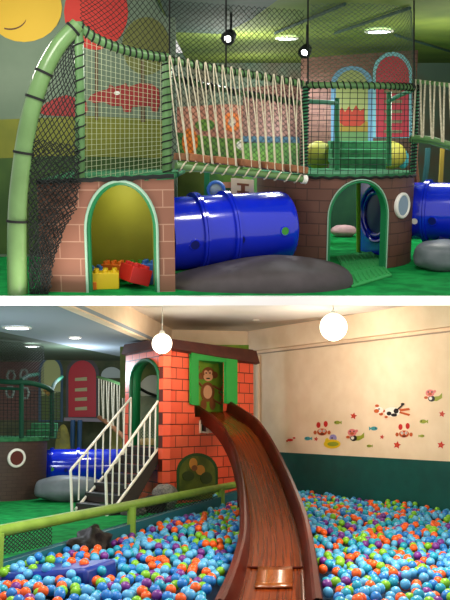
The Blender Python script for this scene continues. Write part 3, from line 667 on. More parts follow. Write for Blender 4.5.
# pit wall pad, right wall padding
m_pad = mat('dark teal padding', (10, 84, 78), .45, (12, 76, 72), 3, spec=.4)
w = MB()
for k in range(11):
    t0, t1 = k*.86+.02, min((k+1)*.86+.006, wlen); q0 = a+wd_*t0+wn_*.01; q1 = a+wd_*t1+wn_*.01
    w.slab([q0+Vector((0, 0, .2)), q1+Vector((0, 0, .2)), q1+Vector((0, 0, 1.25)), q0+Vector((0, 0, 1.25))], wn_, .055)
w.slab([a+Vector((0, 0, .2)), a+wd_*wlen+Vector((0, 0, .2)), a+wd_*wlen+Vector((0, 0, 1.27)), a+Vector((0, 0, 1.27))], wn_, .03)
struct('baseboard_right', w, m_pad, bevel=.012, smooth=False)
w = MB(); w.slab([Vector((lx(6), 6, .2)), Vector((lx(15.6), 15.6, .2)), Vector((lx(15.6), 15.6, .66)), Vector((lx(6), 6, .52))], (-1, .35, 0), .12); struct('baseboard_left', w, mat('teal blue padding', (24, 98, 112), .5), bevel=.02, smooth=False)
# --- red tower
k0, k1, k2 = L.at(163, 400, 14.75), L.at(253.5, 400, 17.0), L.at(125, 400, 16.4)
A2, B2, D2 = (k0.x, k0.y), (k1.x, k1.y), (k2.x, k2.y)
rt = thing('brick_tower', 'red orange brick tower with a brown roof band and green framed slide opening', 'playhouse', (k0.x, k0.y+.6, .45))
lr = math.dist(A2, B2); ll = math.dist(A2, D2)
pR = lambda s: (A2[0]+(B2[0]-A2[0])*s/lr, A2[1]+(B2[1]-A2[1])*s/lr)
pLf = lambda s: (D2[0]+(A2[0]-D2[0])*s/ll, D2[1]+(A2[1]-D2[1])*s/ll)
sR = lambda u: (lambda p: math.dist(A2, (p.x, p.y)))(L.wall(u, 400, A2, B2))
sLf = lambda u: (lambda p: math.dist(D2, (p.x, p.y)))(L.wall(u, 400, D2, A2))
zR = lambda u, v: L.wall(u, v, A2, B2).z
ztop = 3.40
# right face with a square opening built from strips
e = MB()
def face(pf, s0, s1, z0, z1):
    e.add([Vector((*pf(s0), z0)), Vector((*pf(s1), z0)), Vector((*pf(s1), z1)), Vector((*pf(s0), z1))], [(0, 1, 2, 3)], 0, [(s0, z0), (s1, z0), (s1, z1), (s0, z1)])
o0, o1 = sR(195), sR(227); zo0, zo1 = zR(212, 417), zR(212, 358)
q0, q1, r0, r1 = sR(200), sR(206.5), sR(209.5), sR(215); zq0, zq1 = zR(203, 432), zR(203, 421)
face(pR, 0, o0, .3, ztop); face(pR, o1, lr, .3, ztop); face(pR, o0, o1, zo1, ztop); face(pR, o0, o1, zq1, zo0); face(pR, o0, o1, .3, zq0)
face(pR, o0, q0, zq0, zq1); face(pR, q1, r0, zq0, zq1); face(pR, r1, o1, zq0, zq1)
e.build('wall', M['brick_rd'], rt, solid=(.1, -1), smooth=False)
c0, c1 = sLf(131), sLf(159); zl = lambda u, v: L.wall(u, v, D2, A2).z
cs, hw = (c0+c1)/2, (c1-c0)/2; zs, zt, zb0 = zl(145, 380), zl(145, 360), 1.47
aw = arch_wall(pLf, 0, ll, .3, ztop, [(cs, hw, zs, zt, zb0)]); aw.build('wall', [M['brick_rd']], rt, solid=(.16, -1), smooth=False)
e = MB(); ln = arch_line(pLf, cs, hw-.004, zs, zt-.004, zb0); nn_ = Vector((D2[1]-A2[1], A2[0]-D2[0], 0)).normalized()*.2; e.grid([[p, p+nn_] for p in ln]); e.build('arch_lining', M['green_trim'], rt, solid=(.01, 0))
e = MB(); e.tube([p+Vector((-.008, -.012, 0)) for p in arch_line(pLf, cs, hw, zs, zt, zb0)], .035, 8); e.build('arch_trim', mat('deep green trim', (12, 92, 56), .4), rt)
# roof band
n1 = Vector((B2[1]-A2[1], -(B2[0]-A2[0]), 0)).normalized(); n2 = Vector((A2[1]-D2[1], -(A2[0]-D2[0]), 0)).normalized()
n1 = n1 if n1.y < 0 else -n1; n2 = n2 if n2.y < 0 else -n2
m_roof = mat('dark maroon band', (84, 38, 30), .55, (70, 30, 26), 4)
def off(p, k): return Vector((p[0], p[1], 0))+k
cor = lambda d: off(A2, (n1+n2)/(1+n1.dot(n2))*d)
e = MB(); ring = [(off(D2, n2*.04), off(D2, n2*.1)), (cor(.04), cor(.1)), (off(B2, n1*.04)+(off(B2, -off(A2, Vector()))).normalized()*.06, off(B2, n1*.1)+(off(B2, -off(A2, Vector()))).normalized()*.1)]
zr = lambda i, top: (3.30, 3.47)[top] if i == 1 else ((3.30, 3.5)[top] if i == 0 else (3.16, 3.43)[top])
rows = []
for i, (b_, t_) in enumerate(ring): rows.append([Vector((t_.x, t_.y, zr(i, 0))), Vector((b_.x, b_.y, zr(i, 1)))])
e.grid(rows); e.build('roof_band', m_roof, rt, solid=(.1, 1), smooth=False)
e = MB(); pts = [Vector((*A2, 3.4)), Vector((*B2, 3.4)), Vector((B2[0]-1.5, B2[1]+.9, 3.4)), Vector((*D2, 3.4))]; e.slab(pts, (0, 0, 1), .05); e.build('roof', m_roof, rt)
e = MB(); e.slab([Vector((A2[0], A2[1]+.2, 1.42)), Vector((B2[0]-.1, B2[1]+.05, 1.42)), Vector((B2[0]-1.4, B2[1]+.9, 1.42)), Vector((D2[0]+.1, D2[1]+.1, 1.42))], (0, 0, 1), .05); e.build('deck', M['carpet_dk'], rt)
# window frame in green, shutter, small windows, arched picture below
fr = MB()
def onR(u, v, o=0): return L.wall(u, v, A2, B2, o)
m_gr = mat('bright green paint', (26, 150, 62), .4)
fr.slab([onR(u, v, .02) for u, v in [(189.5, 352), (196.5, 353), (196.5, 405), (189.5, 404)]], -n1, -.05); fr.build('window_frame', m_gr, rt, bevel=.008)
fr = MB(); fr.slab([onR(u, v, .02) for u, v in [(189.5, 352), (228, 356.5), (228, 362.5), (189.5, 359)]], -n1, -.06); fr.build('window_frame', m_gr, rt, bevel=.008)
fr = MB(); fr.slab([onR(u, v, .02) for u, v in [(224, 359), (234.5, 360.5), (234.5, 404), (224, 403)]], -n1, -.07); tag(fr.build('shutter', mat('shutter green', (30, 160, 66), .4), rt, bevel=.01), 'wide green shutter')
for u0, u1 in ((199, 207.5), (209, 216)):
    fr = MB()
    for q in ([(u0, 420), (u1, 421), (u1, 422.5), (u0, 421.5)], [(u0, 431), (u1, 432), (u1, 433.5), (u0, 432.5)], [(u0, 420), (u0+1.4, 420), (u0+1.4, 433), (u0, 433)], [(u1-1.4, 421), (u1, 421), (u1, 433), (u1-1.4, 433)]):
        fr.slab([onR(u, v, .01) for u, v in q], -n1, -.03)
    sw = fr.build('small_window', mat('cream frame', (240, 210, 190), .5), rt)
    fr = MB(); fr.slab([onR(u, v, -.14) for u, v in [(u0-1, 419), (u1+1, 420), (u1+1, 435), (u0-1, 434)]], -n1, -.02); fr.build('window_panel', m_gr, rt)
# monkey picture inside the opening
off_ = -.34
e = MB(); mk = [mat('lime green paint', (120, 158, 40), .6, (98, 142, 34), 4), M['brown'], M['tan'], M['green'], M['black2']]
def pp(q, mi, o): e.slab([onR(u-1.5, v, off_+o) for u, v in q], -n1, -.006, mi)
pp([(180, 345), (250, 345), (250, 440), (180, 440)], 0, 0)
for q in ([(186, 366), (196, 360), (214, 364), (232, 362), (232, 359), (186, 355)], [(219, 360), (223, 380), (221, 400), (226, 420), (229, 420), (225, 398), (227, 378), (223, 360)]): pp(q, 3, .006)
for cx, cy, rx_, ry_, mi, o in [(203, 376, 3.2, 3.5, 1, .006), (216, 375, 3.2, 3.5, 1, .006), (209.5, 374, 6.4, 7, 1, .012), (209.5, 377, 4.6, 4.2, 2, .018), (207.4, 372.5, 1.9, 2.2, 2, .018), (211.6, 372.5, 1.9, 2.2, 2, .018), (207.6, 373, .7, .8, 4, .024), (211.4, 373, .7, .8, 4, .024), (209.5, 378.5, 2, .7, 4, .024),
                                (209, 392, 7, 10, 1, .006), (209, 392, 4.4, 6.8, 2, .012), (205, 405, 3, 6, 1, .012), (214, 404, 3, 6, 1, .012)]:
    pp(disc_px(cx, cy, rx_, ry_, 16), mi, o)
for pts in ([(203, 386), (198, 380), (200, 366)], [(215, 386), (222, 390), (226, 382)], [(215, 400), (222, 404), (224, 396), (220, 392)]):
    e.tube([onR(u-1.5, v, off_+.012) for u, v in pts], .026, 6, 1)
e.build('monkey_picture', mk, rt, smooth=False)
# arched picture at the foot of the tower
e = MB(); cb = lambda q, mi, o: e.slab([onR(u, v, o) for u, v in q], -n1, -.012, mi)
cb(archpoly(176.5, 217.5, 453, 472, 500), 0, .004); cb(archpoly(179, 215, 456, 473, 500), 1, .012)
for cx, cy, rx_, ry_, mi in [(193, 464, 4, 6, 2), (200, 470, 4.5, 5, 2), (194, 468, 3, 3, 3), (188, 476, 6, 5, 4), (206, 478, 6, 6, 4)]: cb(disc_px(cx, cy, rx_, ry_, 16), mi, .018+.002*mi)
e.build('arched_picture', [mat('dark green paint', (30, 74, 34), .5), mat('moss green paint', (96, 104, 34), .6, (70, 84, 28), 5), mat('ochre orange paint', (196, 128, 50), .6), M['brown'], mat('dark moss', (52, 66, 26), .6)], rt, smooth=False)
# white wall strip behind, seen through the arch: mirror like round cap with rope net
e = MB(); e.slab(P3((128, 395, 17.3), (163, 395, 17.3), (163, 452, 17.3), (128, 452, 17.3)), (0, 1, 0), .05); tag(e.build('inner_panel', mat('dim grey green panel', (84, 104, 92), .7, (52, 66, 58), 5), rt), 'dim inner panel')
e = MB(); e.slab(P3((120, 340, 17.35), (170, 340, 17.35), (170, 398, 17.35), (120, 398, 17.35)), (0, 1, 0), .05); e.build('inner_panel', mat('mossy panel', (104, 112, 52), .7, (76, 92, 44), 4), rt)
e = MB(); e.slab([L.at(u, v, 16.9) for u, v in archpoly(138, 168, 375, 394, 396)], (0, 1, 0), .03); e.build('white_arch', mat('pale grey arch', (196, 206, 200), .4), rt)
e = MB(); e.tube(smooth_pts(P3((139, 388, 16.7), (148, 393, 16.7), (158, 397, 16.7), (164, 403, 16.7)), 4), .03, 8); e.build('dark_bar', M['black'], rt)
e = MB(); e.blob(L.at(148, 446, 16.6), (.35, .2, .16)); e.build('pale_mound', mat('sand mound', (196, 170, 112), .7), rt)
e = MB(); net(e, lambda a, b: lerp(lerp(L.at(137, 392, 16.8), L.at(163, 402, 16.8), a), lerp(L.at(137, 446, 16.8), L.at(163, 446, 16.8), a), b), 9, 16, .006, True)
e.build('rope_net', M['net_lt'], rt)
# --- slide
def nospec(m, v): m.node_tree.nodes['Principled BSDF'].inputs['Specular IOR Level'].default_value = v; return m
def slide():
    spec = [(190, 232, 404, 16.35), (199, 243, 411, 15.6), (212, 256, 420, 14.9), (222, 266, 432, 14.1), (231, 277, 450, 13.2), (236.5, 287, 470, 12.1), (239.5, 296, 490, 11.0), (240.5, 305, 512, 9.95), (240, 311, 535, 9.05), (235, 315, 557, 8.25), (227, 318, 580, 7.5), (215, 322, 606, 6.75)]
    cen = [L.at((a_+b_)/2, v, Z) for a_, b_, v, Z in spec]; hwid = [(b_-a_)/2*Z/F for a_, b_, v, Z in spec]
    cs_ = smooth_pts(cen, 6); hs = []
    for i in range(len(hwid)-1): hs += [hwid[i]+(hwid[i+1]-hwid[i])*k/6 for k in range(6)]
    hs.append(hwid[-1]); return cs_, hs
scn, shw = slide()
m_sl = wood('polished brown wood', (84, 30, 10), (126, 52, 18), .2, 0, (40, .7, 1)); m_sd = wood('dark red brown wood', (60, 14, 8), (84, 24, 12), .4, 0, (3, 1.5, 1))
nospec(m_sd, .05); nospec(m_sl, .12); nospec(M['stone_dk'], .08)
sd = thing('slide', 'curved polished brown wooden slide running from the red tower into the ball pit', 'slide', (scn[-1].x, scn[-1].y, .3))
def sweep(prof, i0=0, i1=None, lift=0):
    i1 = i1 or len(scn); rows, uv = [], []; d = 0
    for i in range(i0, i1):
        t = (scn[min(i+1, len(scn)-1)]-scn[max(i-1, 0)]); rt_ = Vector((t.y, -t.x, 0)).normalized(); rt_ = lerp(rt_, Vector((1, 0, 0)), .75).normalized()
        rt_ = rt_ if rt_.x > 0 else -rt_; up = rt_.cross(t).normalized(); up = up if up.z > 0 else -up
        if i > i0: d += (scn[i]-scn[i-1]).length
        rows.append([scn[i]+rt_*(x*shw[i])+Vector((0, 0, 1))*(z) for x, z in prof]); uv.append([(x*.4, d) for x, z in prof])
    return MB().grid(rows, 0, uv)
bed = sweep([(-.72, -.13), (-.6, -.15), (0, -.155), (.6, -.15), (.72, -.13)]); bed.build('bed', m_sl, sd, solid=(.05, -1 if False else 1))
for sg in (-1, 1):
    pr = [(.70, -.2), (.70, -.13), (.76, -.02), (.80, .045), (.86, .06), (.97, .05), (1.0, .02), (1.0, -.22), (.70, -.22)]
    s_ = sweep([(x*sg, z) for x, z in pr]); s_.build('side_rail', m_sd, sd)
# wear panel and end step
n_ = len(scn)
e = sweep([(-.42, -.135), (0, -.138), (.42, -.135)], int(n_*.80), int(n_*.885)); tag(e.build('end_panel', wood('light brown wood', (128, 62, 28), (156, 84, 40), .25, .4, (14, 1.2, 1)), sd, solid=(.02, 0)), 'lighter brown end panel')
i = int(n_*.8); p0 = scn[i]
e = MB(); e.tube([p0+Vector((-shw[i]*.7, 0, -.14)), p0+Vector((shw[i]*.7, 0, -.14))], .014, 6); e.build('joint_strip', m_sd, sd)
for i, h in ((int(n_*.35), .9), (int(n_*.6), .5)):
    p = scn[i]
    e = MB(); e.box((p.x, p.y, (p.z-.2+.25)/2), (.5, .12, p.z-.2-.25)); e.build('support', m_sd, sd)
# --- stairs with white railings
def stair():
    f0, f1 = L.onz(72, 512, .45), L.onz(107, 516, .45)      # feet of the two railings
    t0, t1 = L.at(131, 445, 15.9), L.at(160, 447, 15.0)
    t0.z = t1.z = 1.47
    return f0, f1, t0, t1
f0, f1, t0, t1 = stair()
sw_ = thing('staircase', 'dark staircase with two white metal railings climbing to the red tower arch', 'staircase', tuple((f0+f1)/2))
NS = 7
for i in range(NS):
    a0, a1 = lerp(f0, t0, (i+.35)/NS), lerp(f1, t1, (i+.35)/NS); b0, b1 = lerp(f0, t0, (i+1.35)/NS), lerp(f1, t1, (i+1.35)/NS)
    z = .45+(1.47-.45)*(i+1)/NS
    e = MB(); e.slab([Vector((p.x, p.y, z-.06)) for p in (a0, a1, b1, b0)], (0, 0, 1), .05); e.build('step', M['black2'], sw_)
    e = MB(); e.slab([Vector((a0.x, a0.y, z-.15)), Vector((a1.x, a1.y, z-.15)), Vector((a1.x, a1.y, z-.06)), Vector((a0.x, a0.y, z-.06))], (b0-a0).normalized(), .02); e.build('riser', mat('dark brown riser', (44, 32, 28), .7), sw_)
m_wr = mat('white railing paint', (240, 234, 222), .35)
def railing(foot, topp, px_top, Zt, px_f, Zf_, nb):
    hf = L.at(*px_f, Zf_); ht = L.at(*px_top, Zt)
    e = MB(); e.tube(smooth_pts([Vector((foot.x, foot.y, .45)), Vector((hf.x, hf.y, hf.z-.1)), hf, lerp(hf, ht, .08), lerp(hf, ht, .5), ht], 4), .024, 8); rl = e.build('handrail', m_wr, sw_)
    e = MB(); lo0 = foot+Vector((.05, .05, .04)); lo1 = topp+Vector((0, 0, .03)); e.tube([lo0, lo1], .024, 8); e.build('bottom_rail', m_wr, sw_)
    for i in range(1, nb+1):
        q = i/(nb+.0); a_, b_ = lerp(hf, ht, q), lerp(lo0, lo1, q)
        e = MB(); e.tube([a_, Vector((a_.x, a_.y, b_.z))], .0155 if i < nb else .022, 6); e.build('baluster', m_wr, sw_)
    e = MB(); e.slab([foot+Vector((.04, .04, 0)), topp, topp+Vector((0, 0, -.18)), foot+Vector((.3, .3, 0))], (1, 0, 0), .03); e.build('stringer', M['black2'], sw_)
railing(f0, t0, (131, 398), 15.9, (71, 470), f0.y, 8); railing(f1, t1, (161, 397), 15.0, (106, 474), f1.y, 9)
# --- green rail of the pit
gr = thing('pit_rail', 'lime green padded rail on posts along the left edge of the ball pit', 'rail', (lx(10)-.1, 10, .45))
ra_, rb_ = [(lx(Z)-.08, Z) for Z in (6.5, 15.2)]
g0, g1 = L.wall(-12, 533.5, ra_, rb_), L.wall(239, 484, ra_, rb_)
m_lg = mat('lime green padding', (126, 160, 58), .45, (112, 146, 48), 5)
e = MB(); e.tube([lerp(g0, g1, i/10) for i in range(11)], .062, 14); e.build('top_rail', m_lg, gr)
for u in (-6, 127.5, 218):
    p = L.wall(u, 500, ra_, rb_); q = (p.y-g0.y)/(g1.y-g0.y); zt_ = g0.z+(g1.z-g0.z)*q
    e = MB(); e.tube([(p.x+.06, p.y-.02, .3), (p.x+.06, p.y-.02, zt_-.01)], .06, 14); e.build('post', m_lg, gr)
e = MB(); q_ = lambda u, v: L.wall(u, v, ra_, rb_, .03)
net(e, lambda a, b: lerp(lerp(q_(-4, 535), q_(52, 525), a), lerp(q_(-4, 556), q_(52, 545), a), b), 14, 5, .0055, True)
tag(e.build('safety_net', M['net_dk']), 'black diamond net hung under the lime green rail at the left edge', 'net')
e = MB(); net(e, lambda a, b: lerp(lerp(q_(131, 508), q_(214, 492), a), lerp(q_(131, 520), q_(214, 500), a), b), 22, 3, .005, True)
tag(e.build('safety_net', M['net_dk']), 'black diamond net hung between the two lime green posts', 'net')
# mats and stones
mt = MB(); cc = L.at(40, 556, 7.95)
R_ = Matrix.Rotation(.95, 3, 'Z') @ Matrix.Rotation(.0, 3, 'X'); 
mt.box((-1.60, 8.05, .47), (.95, .6, .2), R=Matrix.Rotation(-.35, 3, 'Z') @ Matrix.Rotation(-.12, 3, 'Y'))
tag(mt.build('foam_mat', mat('dark blue vinyl mat', (24, 52, 150), .4, (18, 44, 130), 3), bevel=.04), 'dark blue vinyl foam mat half sunk in the balls at the left', 'mat')
rs = MB(); c = L.at(76, 531, 9.2); rs.blob((lx(9.6)+.12, 9.75, .5), (.27, .5, .19), .5, 5, 30, 16); 
tag(rs.build('rock', M['stone_dk']), 'dark brown rock on the pit edge below the lime green rail', 'rock')
rs = MB(); p = L.onz(172, 497, .45); rs.blob((p.x+.04, 14.0, .66), (.23, .2, .24), .15, 2); tag(rs.build('rock', M['stone']), 'speckled grey upright rock at the foot of the red tower', 'rock')
rs = MB(); rs.blob((L.at(152, 490, 13.7).x, 13.75, .56), (.24, .2, .17), .3, 8); tag(rs.build('rock', M['stone_dk']), 'low dark rock between the staircase and speckled grey rock', 'rock')
rs = MB(); rs.blob((L.at(133, 494, 13.4).x, 13.4, .52), (.2, .2, .14), .3, 11); tag(rs.build('rock', mat('mid grey stone', (110, 104, 100), .7, (80, 76, 76), 12, .4)), 'mid grey rock beside the right stair railing', 'rock')
# --- dim playhouse at the back left
Zd = 21.5; da, db = (-6, Zd), (0, Zd)
dk = thing('painted_facade', 'dim dark green facade with a red arched door at the back left', 'facade', (-4, Zd, .45))
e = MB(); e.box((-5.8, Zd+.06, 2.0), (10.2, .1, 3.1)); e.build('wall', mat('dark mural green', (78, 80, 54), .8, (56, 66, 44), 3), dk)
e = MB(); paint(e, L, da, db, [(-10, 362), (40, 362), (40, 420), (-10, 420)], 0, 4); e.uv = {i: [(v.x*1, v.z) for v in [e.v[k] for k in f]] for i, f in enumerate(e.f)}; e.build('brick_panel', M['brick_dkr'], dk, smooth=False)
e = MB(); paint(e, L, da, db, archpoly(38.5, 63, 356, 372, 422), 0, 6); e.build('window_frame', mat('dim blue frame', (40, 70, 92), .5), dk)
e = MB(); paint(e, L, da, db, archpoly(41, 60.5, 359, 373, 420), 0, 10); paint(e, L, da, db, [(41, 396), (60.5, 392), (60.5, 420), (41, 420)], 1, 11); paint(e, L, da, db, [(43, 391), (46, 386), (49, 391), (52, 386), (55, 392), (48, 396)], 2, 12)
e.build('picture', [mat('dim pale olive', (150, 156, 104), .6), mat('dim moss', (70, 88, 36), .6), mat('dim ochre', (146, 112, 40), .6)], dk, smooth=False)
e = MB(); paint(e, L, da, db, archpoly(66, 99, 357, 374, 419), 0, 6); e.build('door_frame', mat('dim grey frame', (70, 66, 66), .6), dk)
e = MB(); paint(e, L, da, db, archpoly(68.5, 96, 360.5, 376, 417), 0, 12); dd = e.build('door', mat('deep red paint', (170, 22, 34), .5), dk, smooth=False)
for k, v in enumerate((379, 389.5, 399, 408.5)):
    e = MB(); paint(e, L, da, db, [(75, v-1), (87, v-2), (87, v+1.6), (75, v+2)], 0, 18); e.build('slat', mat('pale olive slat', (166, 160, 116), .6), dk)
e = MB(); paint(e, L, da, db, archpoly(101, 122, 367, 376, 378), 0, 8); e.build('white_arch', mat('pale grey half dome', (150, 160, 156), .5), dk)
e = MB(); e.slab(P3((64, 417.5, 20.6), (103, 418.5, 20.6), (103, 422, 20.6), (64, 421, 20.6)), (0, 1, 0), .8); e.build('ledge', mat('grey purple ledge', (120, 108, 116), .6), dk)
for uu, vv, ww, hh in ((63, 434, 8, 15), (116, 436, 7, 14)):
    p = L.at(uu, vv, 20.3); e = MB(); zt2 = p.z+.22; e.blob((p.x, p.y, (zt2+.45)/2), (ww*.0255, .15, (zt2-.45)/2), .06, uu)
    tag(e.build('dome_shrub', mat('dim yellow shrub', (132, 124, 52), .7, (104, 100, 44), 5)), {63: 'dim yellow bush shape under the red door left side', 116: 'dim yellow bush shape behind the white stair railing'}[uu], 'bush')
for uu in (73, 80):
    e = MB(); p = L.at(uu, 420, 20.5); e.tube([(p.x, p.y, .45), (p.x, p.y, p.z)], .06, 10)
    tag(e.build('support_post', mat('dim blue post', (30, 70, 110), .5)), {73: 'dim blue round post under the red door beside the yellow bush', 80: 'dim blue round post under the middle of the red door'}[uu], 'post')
b3 = thing('rope_bridge', 'dim rope bridge with grey ropes between the red door and red tower', 'bridge', L.at(110, 440, 18.6))
top = P3((98, 377, 19.8), (112, 381, 18.6), (127, 387, 17.4)); bot = P3((99, 417, 19.8), (112, 426, 18.6), (127, 440, 17.4))
e = MB(); e.tube(top, .035, 8); e.build('handrail', M['pole_dk'], b3); e = MB(); e.tube(bot, .05, 8); e.build('deck_pole', M['plank'], b3)
for i in range(11):
    q = (i+.5)/11; e = MB(); a_ = poly_at(top, q)+Vector((0, -.04, 0)); b_ = poly_at(bot, min(1, q+.035*(1 if i % 2 else -1)))+Vector((0, -.04, 0)); e.tube([a_, lerp(a_, b_, .5)+Vector((0, -.02, 0)), b_], .014, 5); e.build('rope', M['rope'], b3)
# dark turret with porthole
dt = thing('brick_tower', 'dark brown brick turret with a white porthole at the left edge', 'playhouse', L.onz(10, 500, .45))
cxT = L.at(4, 470, 16.6); TR2 = 1.02
pT2 = lambda s: (cxT.x-.12+TR2*math.sin(s/TR2), 16.4-TR2*math.cos(s/TR2))
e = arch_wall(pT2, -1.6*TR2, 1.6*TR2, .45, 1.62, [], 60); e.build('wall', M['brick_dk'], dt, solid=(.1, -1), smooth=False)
e = MB(); e.lathe((cxT.x-.12, 16.4, 0), (0, 0, 1), [(1.6, 0), (1.64, .5), (1.64, TR2+.02), (1.56, TR2+.02), (1.54, TR2-.1)], 56); e.build('deck', M['carpet_dk'], dt)
best = min([i/100 for i in range(-150, 150)], key=lambda s: abs(225+F*pT2(s)[0]/pT2(s)[1]-20)); px_, py_ = pT2(best); nn = Vector((px_-(cxT.x-.12), py_-16.4, 0)).normalized(); pc = Vector((px_, py_, L.at(20, 458, py_).z))
e = MB(); e.lathe(pc-nn*.03, nn, [(0, .18), (.05, .18), (.06, .165), (.06, .14), (.045, .13)], 30); e.build('porthole_frame', M['white2'], dt)
e = MB(); e.lathe(pc-nn*.03, nn, [(.05, .135), (.05, 0)], 30); tag(e.build('porthole_glass', mat('red brown glass', (90, 36, 30), .35), dt), 'red tinted porthole glass')
b4 = thing('balcony_cage', 'dark green pipe balcony frame above the dark brick turret', 'climbing cage', L.at(22, 438, 16))
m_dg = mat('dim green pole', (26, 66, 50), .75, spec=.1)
e = MB(); e.tube(smooth_pts(P3((-10, 380, 15.6), (8, 382, 15.5), (30, 383, 15.7), (45, 387, 16), (52, 391, 16.4)), 4), .05, 10); e.build('top_bar', m_dg, b4)
e = MB(); e.tube(P3((-10, 388, 15.6), (20, 389, 15.6)), .03, 8); e.build('cross_bar', m_dg, b4)
for u, v0, v1, Z in ((21.5, 384, 438, 15.6), (52, 391, 436, 16.4)):
    e = MB(); e.tube(P3((u, v0, Z), (u, v1, Z)), .045, 10); e.build('upright_pole', m_dg, b4)
e = MB(); e.tube(smooth_pts(P3((21, 380, 15.6), (28, 376, 16.6), (38, 374, 18)), 4), .04, 8); e.tube
e.build('cross_bar', m_dg, b4)
e = MB(); e.tube(smooth_pts(P3((52, 390, 16.4), (55, 383, 17), (62, 377, 18)), 4), .04, 8); e.build('cross_bar', m_dg, b4)
e = MB(); net(e, lambda a, b: lerp(lerp(L.at(-8, 388, 15.7), L.at(60, 392, 16.3), a), lerp(L.at(-8, 440, 15.6), L.at(60, 438, 16.3), a), b), 18, 14, .006, False)
tag(e.build('safety_net', M['net_dk']), 'dark square mesh net over the dark brick turret at the far left', 'net')
e = MB(); net(e, lambda a, b: lerp(lerp(L.at(-8, 340, 15.6), L.at(44, 346, 16.8), a), lerp(L.at(-8, 380, 15.6), L.at(44, 386, 16.2), a), b), 18, 14, .006, True)
tag(e.build('safety_net', M['net_dk']), 'black diamond net hanging from the dark ceiling at the far left', 'net')
hx = []
for k, (uu, vv) in enumerate(((11, 376), (24, 375), (10, 392), (25, 393))):
    e = MB(); 
    e.tube([L.at(uu+4*math.cos(q), vv+6*math.sin(q), 19.0) for q in [math.pi*2*i/6 for i in range(6)]], .03, 6, closed=True)
    tag(e.build('hanging_ring', mat('pale grey ring', (100, 110, 100), .7)), ('upper left of four pale hexagonal rings behind the far left net', 'upper right of four pale hexagonal rings behind the far left net', 'lower left of four pale hexagonal rings behind the far left net', 'lower right of four pale hexagonal rings behind the far left net')[k], 'ring')
s2 = thing('carpeted_steps', 'two dim green carpeted steps on the deck left of the red door', 'steps', L.at(45, 438, 17.6))
for u0, u1, v0, v1, Z in ((26, 54, 430, 439, 17.0), (31, 55, 423, 432, 17.3)):
    p, q = L.at(u0, v0, Z), L.at(u1, v1, Z); e = MB(); e.box(((p.x+q.x)/2, Z+.15, (p.z+q.z)/2), (q.x-p.x, .3, p.z-q.z)); e.build('step', M['carpet_dk'], s2, bevel=.015)
A = L.at(46, 466, 17.4); B = L.at(128, 464, 17.4); A.z = B.z = .45+.5
A = Vector((A.x, 17.2, .99)); B = Vector((B.x+.2, 17.4, .99))
tunnel('blue plastic tunnel behind the grey cushion and white stair railing', A, B, .37, [.16, .72], [(52, 469, .045, M['green'], 'green round plug'), (66, 470, .04, M['blue_dk'], 'dark round air hole')], False, (A.x+.8, 17.3, .45))
e = MB(); e.lathe(A, (1, 0, 0), [(0, .37), (-.03, .35), (-.05, .3), (-.05, 0)], 40); 
rk = MB(); p = L.onz(72, 499, .45); rk.blob((p.x, 15.6, .45+.23), (.66, .42, .25), .08, 3, 40, 20, .85)
tag(rk.build('floor_cushion', M['cushion_gr']), 'smooth grey rock shaped cushion on the green carpet by the railing', 'cushion')
# --- lamps
def globe(label, u, v, Z, r, power):
    p = L.at(u, v, Z); t = thing('globe_lamp', label, 'pendant lamp', p)
    e = MB(); e.blob(p, (r, r, r)); e.build('globe', mat('lit globe', (255, 240, 214), .4, emit=3.2), t)
    e = MB(); e.tube([p+Vector((0, 0, r*.95)), Vector((p.x, p.y, zc))], .008, 6); e.build('cord', M['white2'], t)
    e = MB(); e.lathe((p.x, p.y, zc), (0, 0, -1), [(0, .07), (.03, .06), (.035, 0)], 20); e.build('ceiling_rose', M['white2'], t)
    e = MB(); e.lathe(p+Vector((0, 0, r*.9)), (0, 0, 1), [(0, .05), (.06, .045), (.07, .01)], 16); e.build('cap', M['white2'], t)
    for dz in (-r-.08,):
        q = bpy.data.lights.new('lamp', 'POINT'); q.energy = power; q.color = (1, .86, .68); q.shadow_soft_size = r
        o = bpy.data.objects.new('lamp', q); C.objects.link(o); o.location = p+Vector((0, -.0, dz))
globe('white glowing globe lamp hanging before the red tower', 162, 343.5, 14.0, .178, 60)
globe('larger white glowing globe lamp hanging before the cream wall', 333.5, 327, 13.9, .24, 75)
downlight('largest ceiling downlight at the left edge of the grey ceiling', L, 17, 327.5, 3.545, .2, 60, (235, 248, 255))
downlight('small ceiling downlight near the middle of the grey ceiling', L, 75, 337.5, 3.545, .1, 60, (255, 244, 225))
downlight('ceiling downlight in the dark green ceiling above the far left net', L, 32, 346, 3.505, .13, 30, (235, 248, 255))
# fluorescent fitting frame on the ceiling
ff = thing('ceiling_frame', 'white wire frame fitting on the white ceiling near the corner', 'ceiling fitting', L.onz(245, 312, 4.03))
fp = [(222, 303), (236, 302), (272, 313), (254, 318)]
for i in range(4):
    e = MB(); e.tube([L.onz(*fp[i], 4.04), L.onz(*fp[(i+1) % 4], 4.04)], .022, 6); e.build('frame_bar', M['white2'], ff)
e = MB(); p = L.onz(256, 318, 4.03); e.lathe(p, (0, 0, -1), [(-.03, .09), (.05, .08), (.06, 0)], 16); e.build('junction_box', M['white2'], ff)
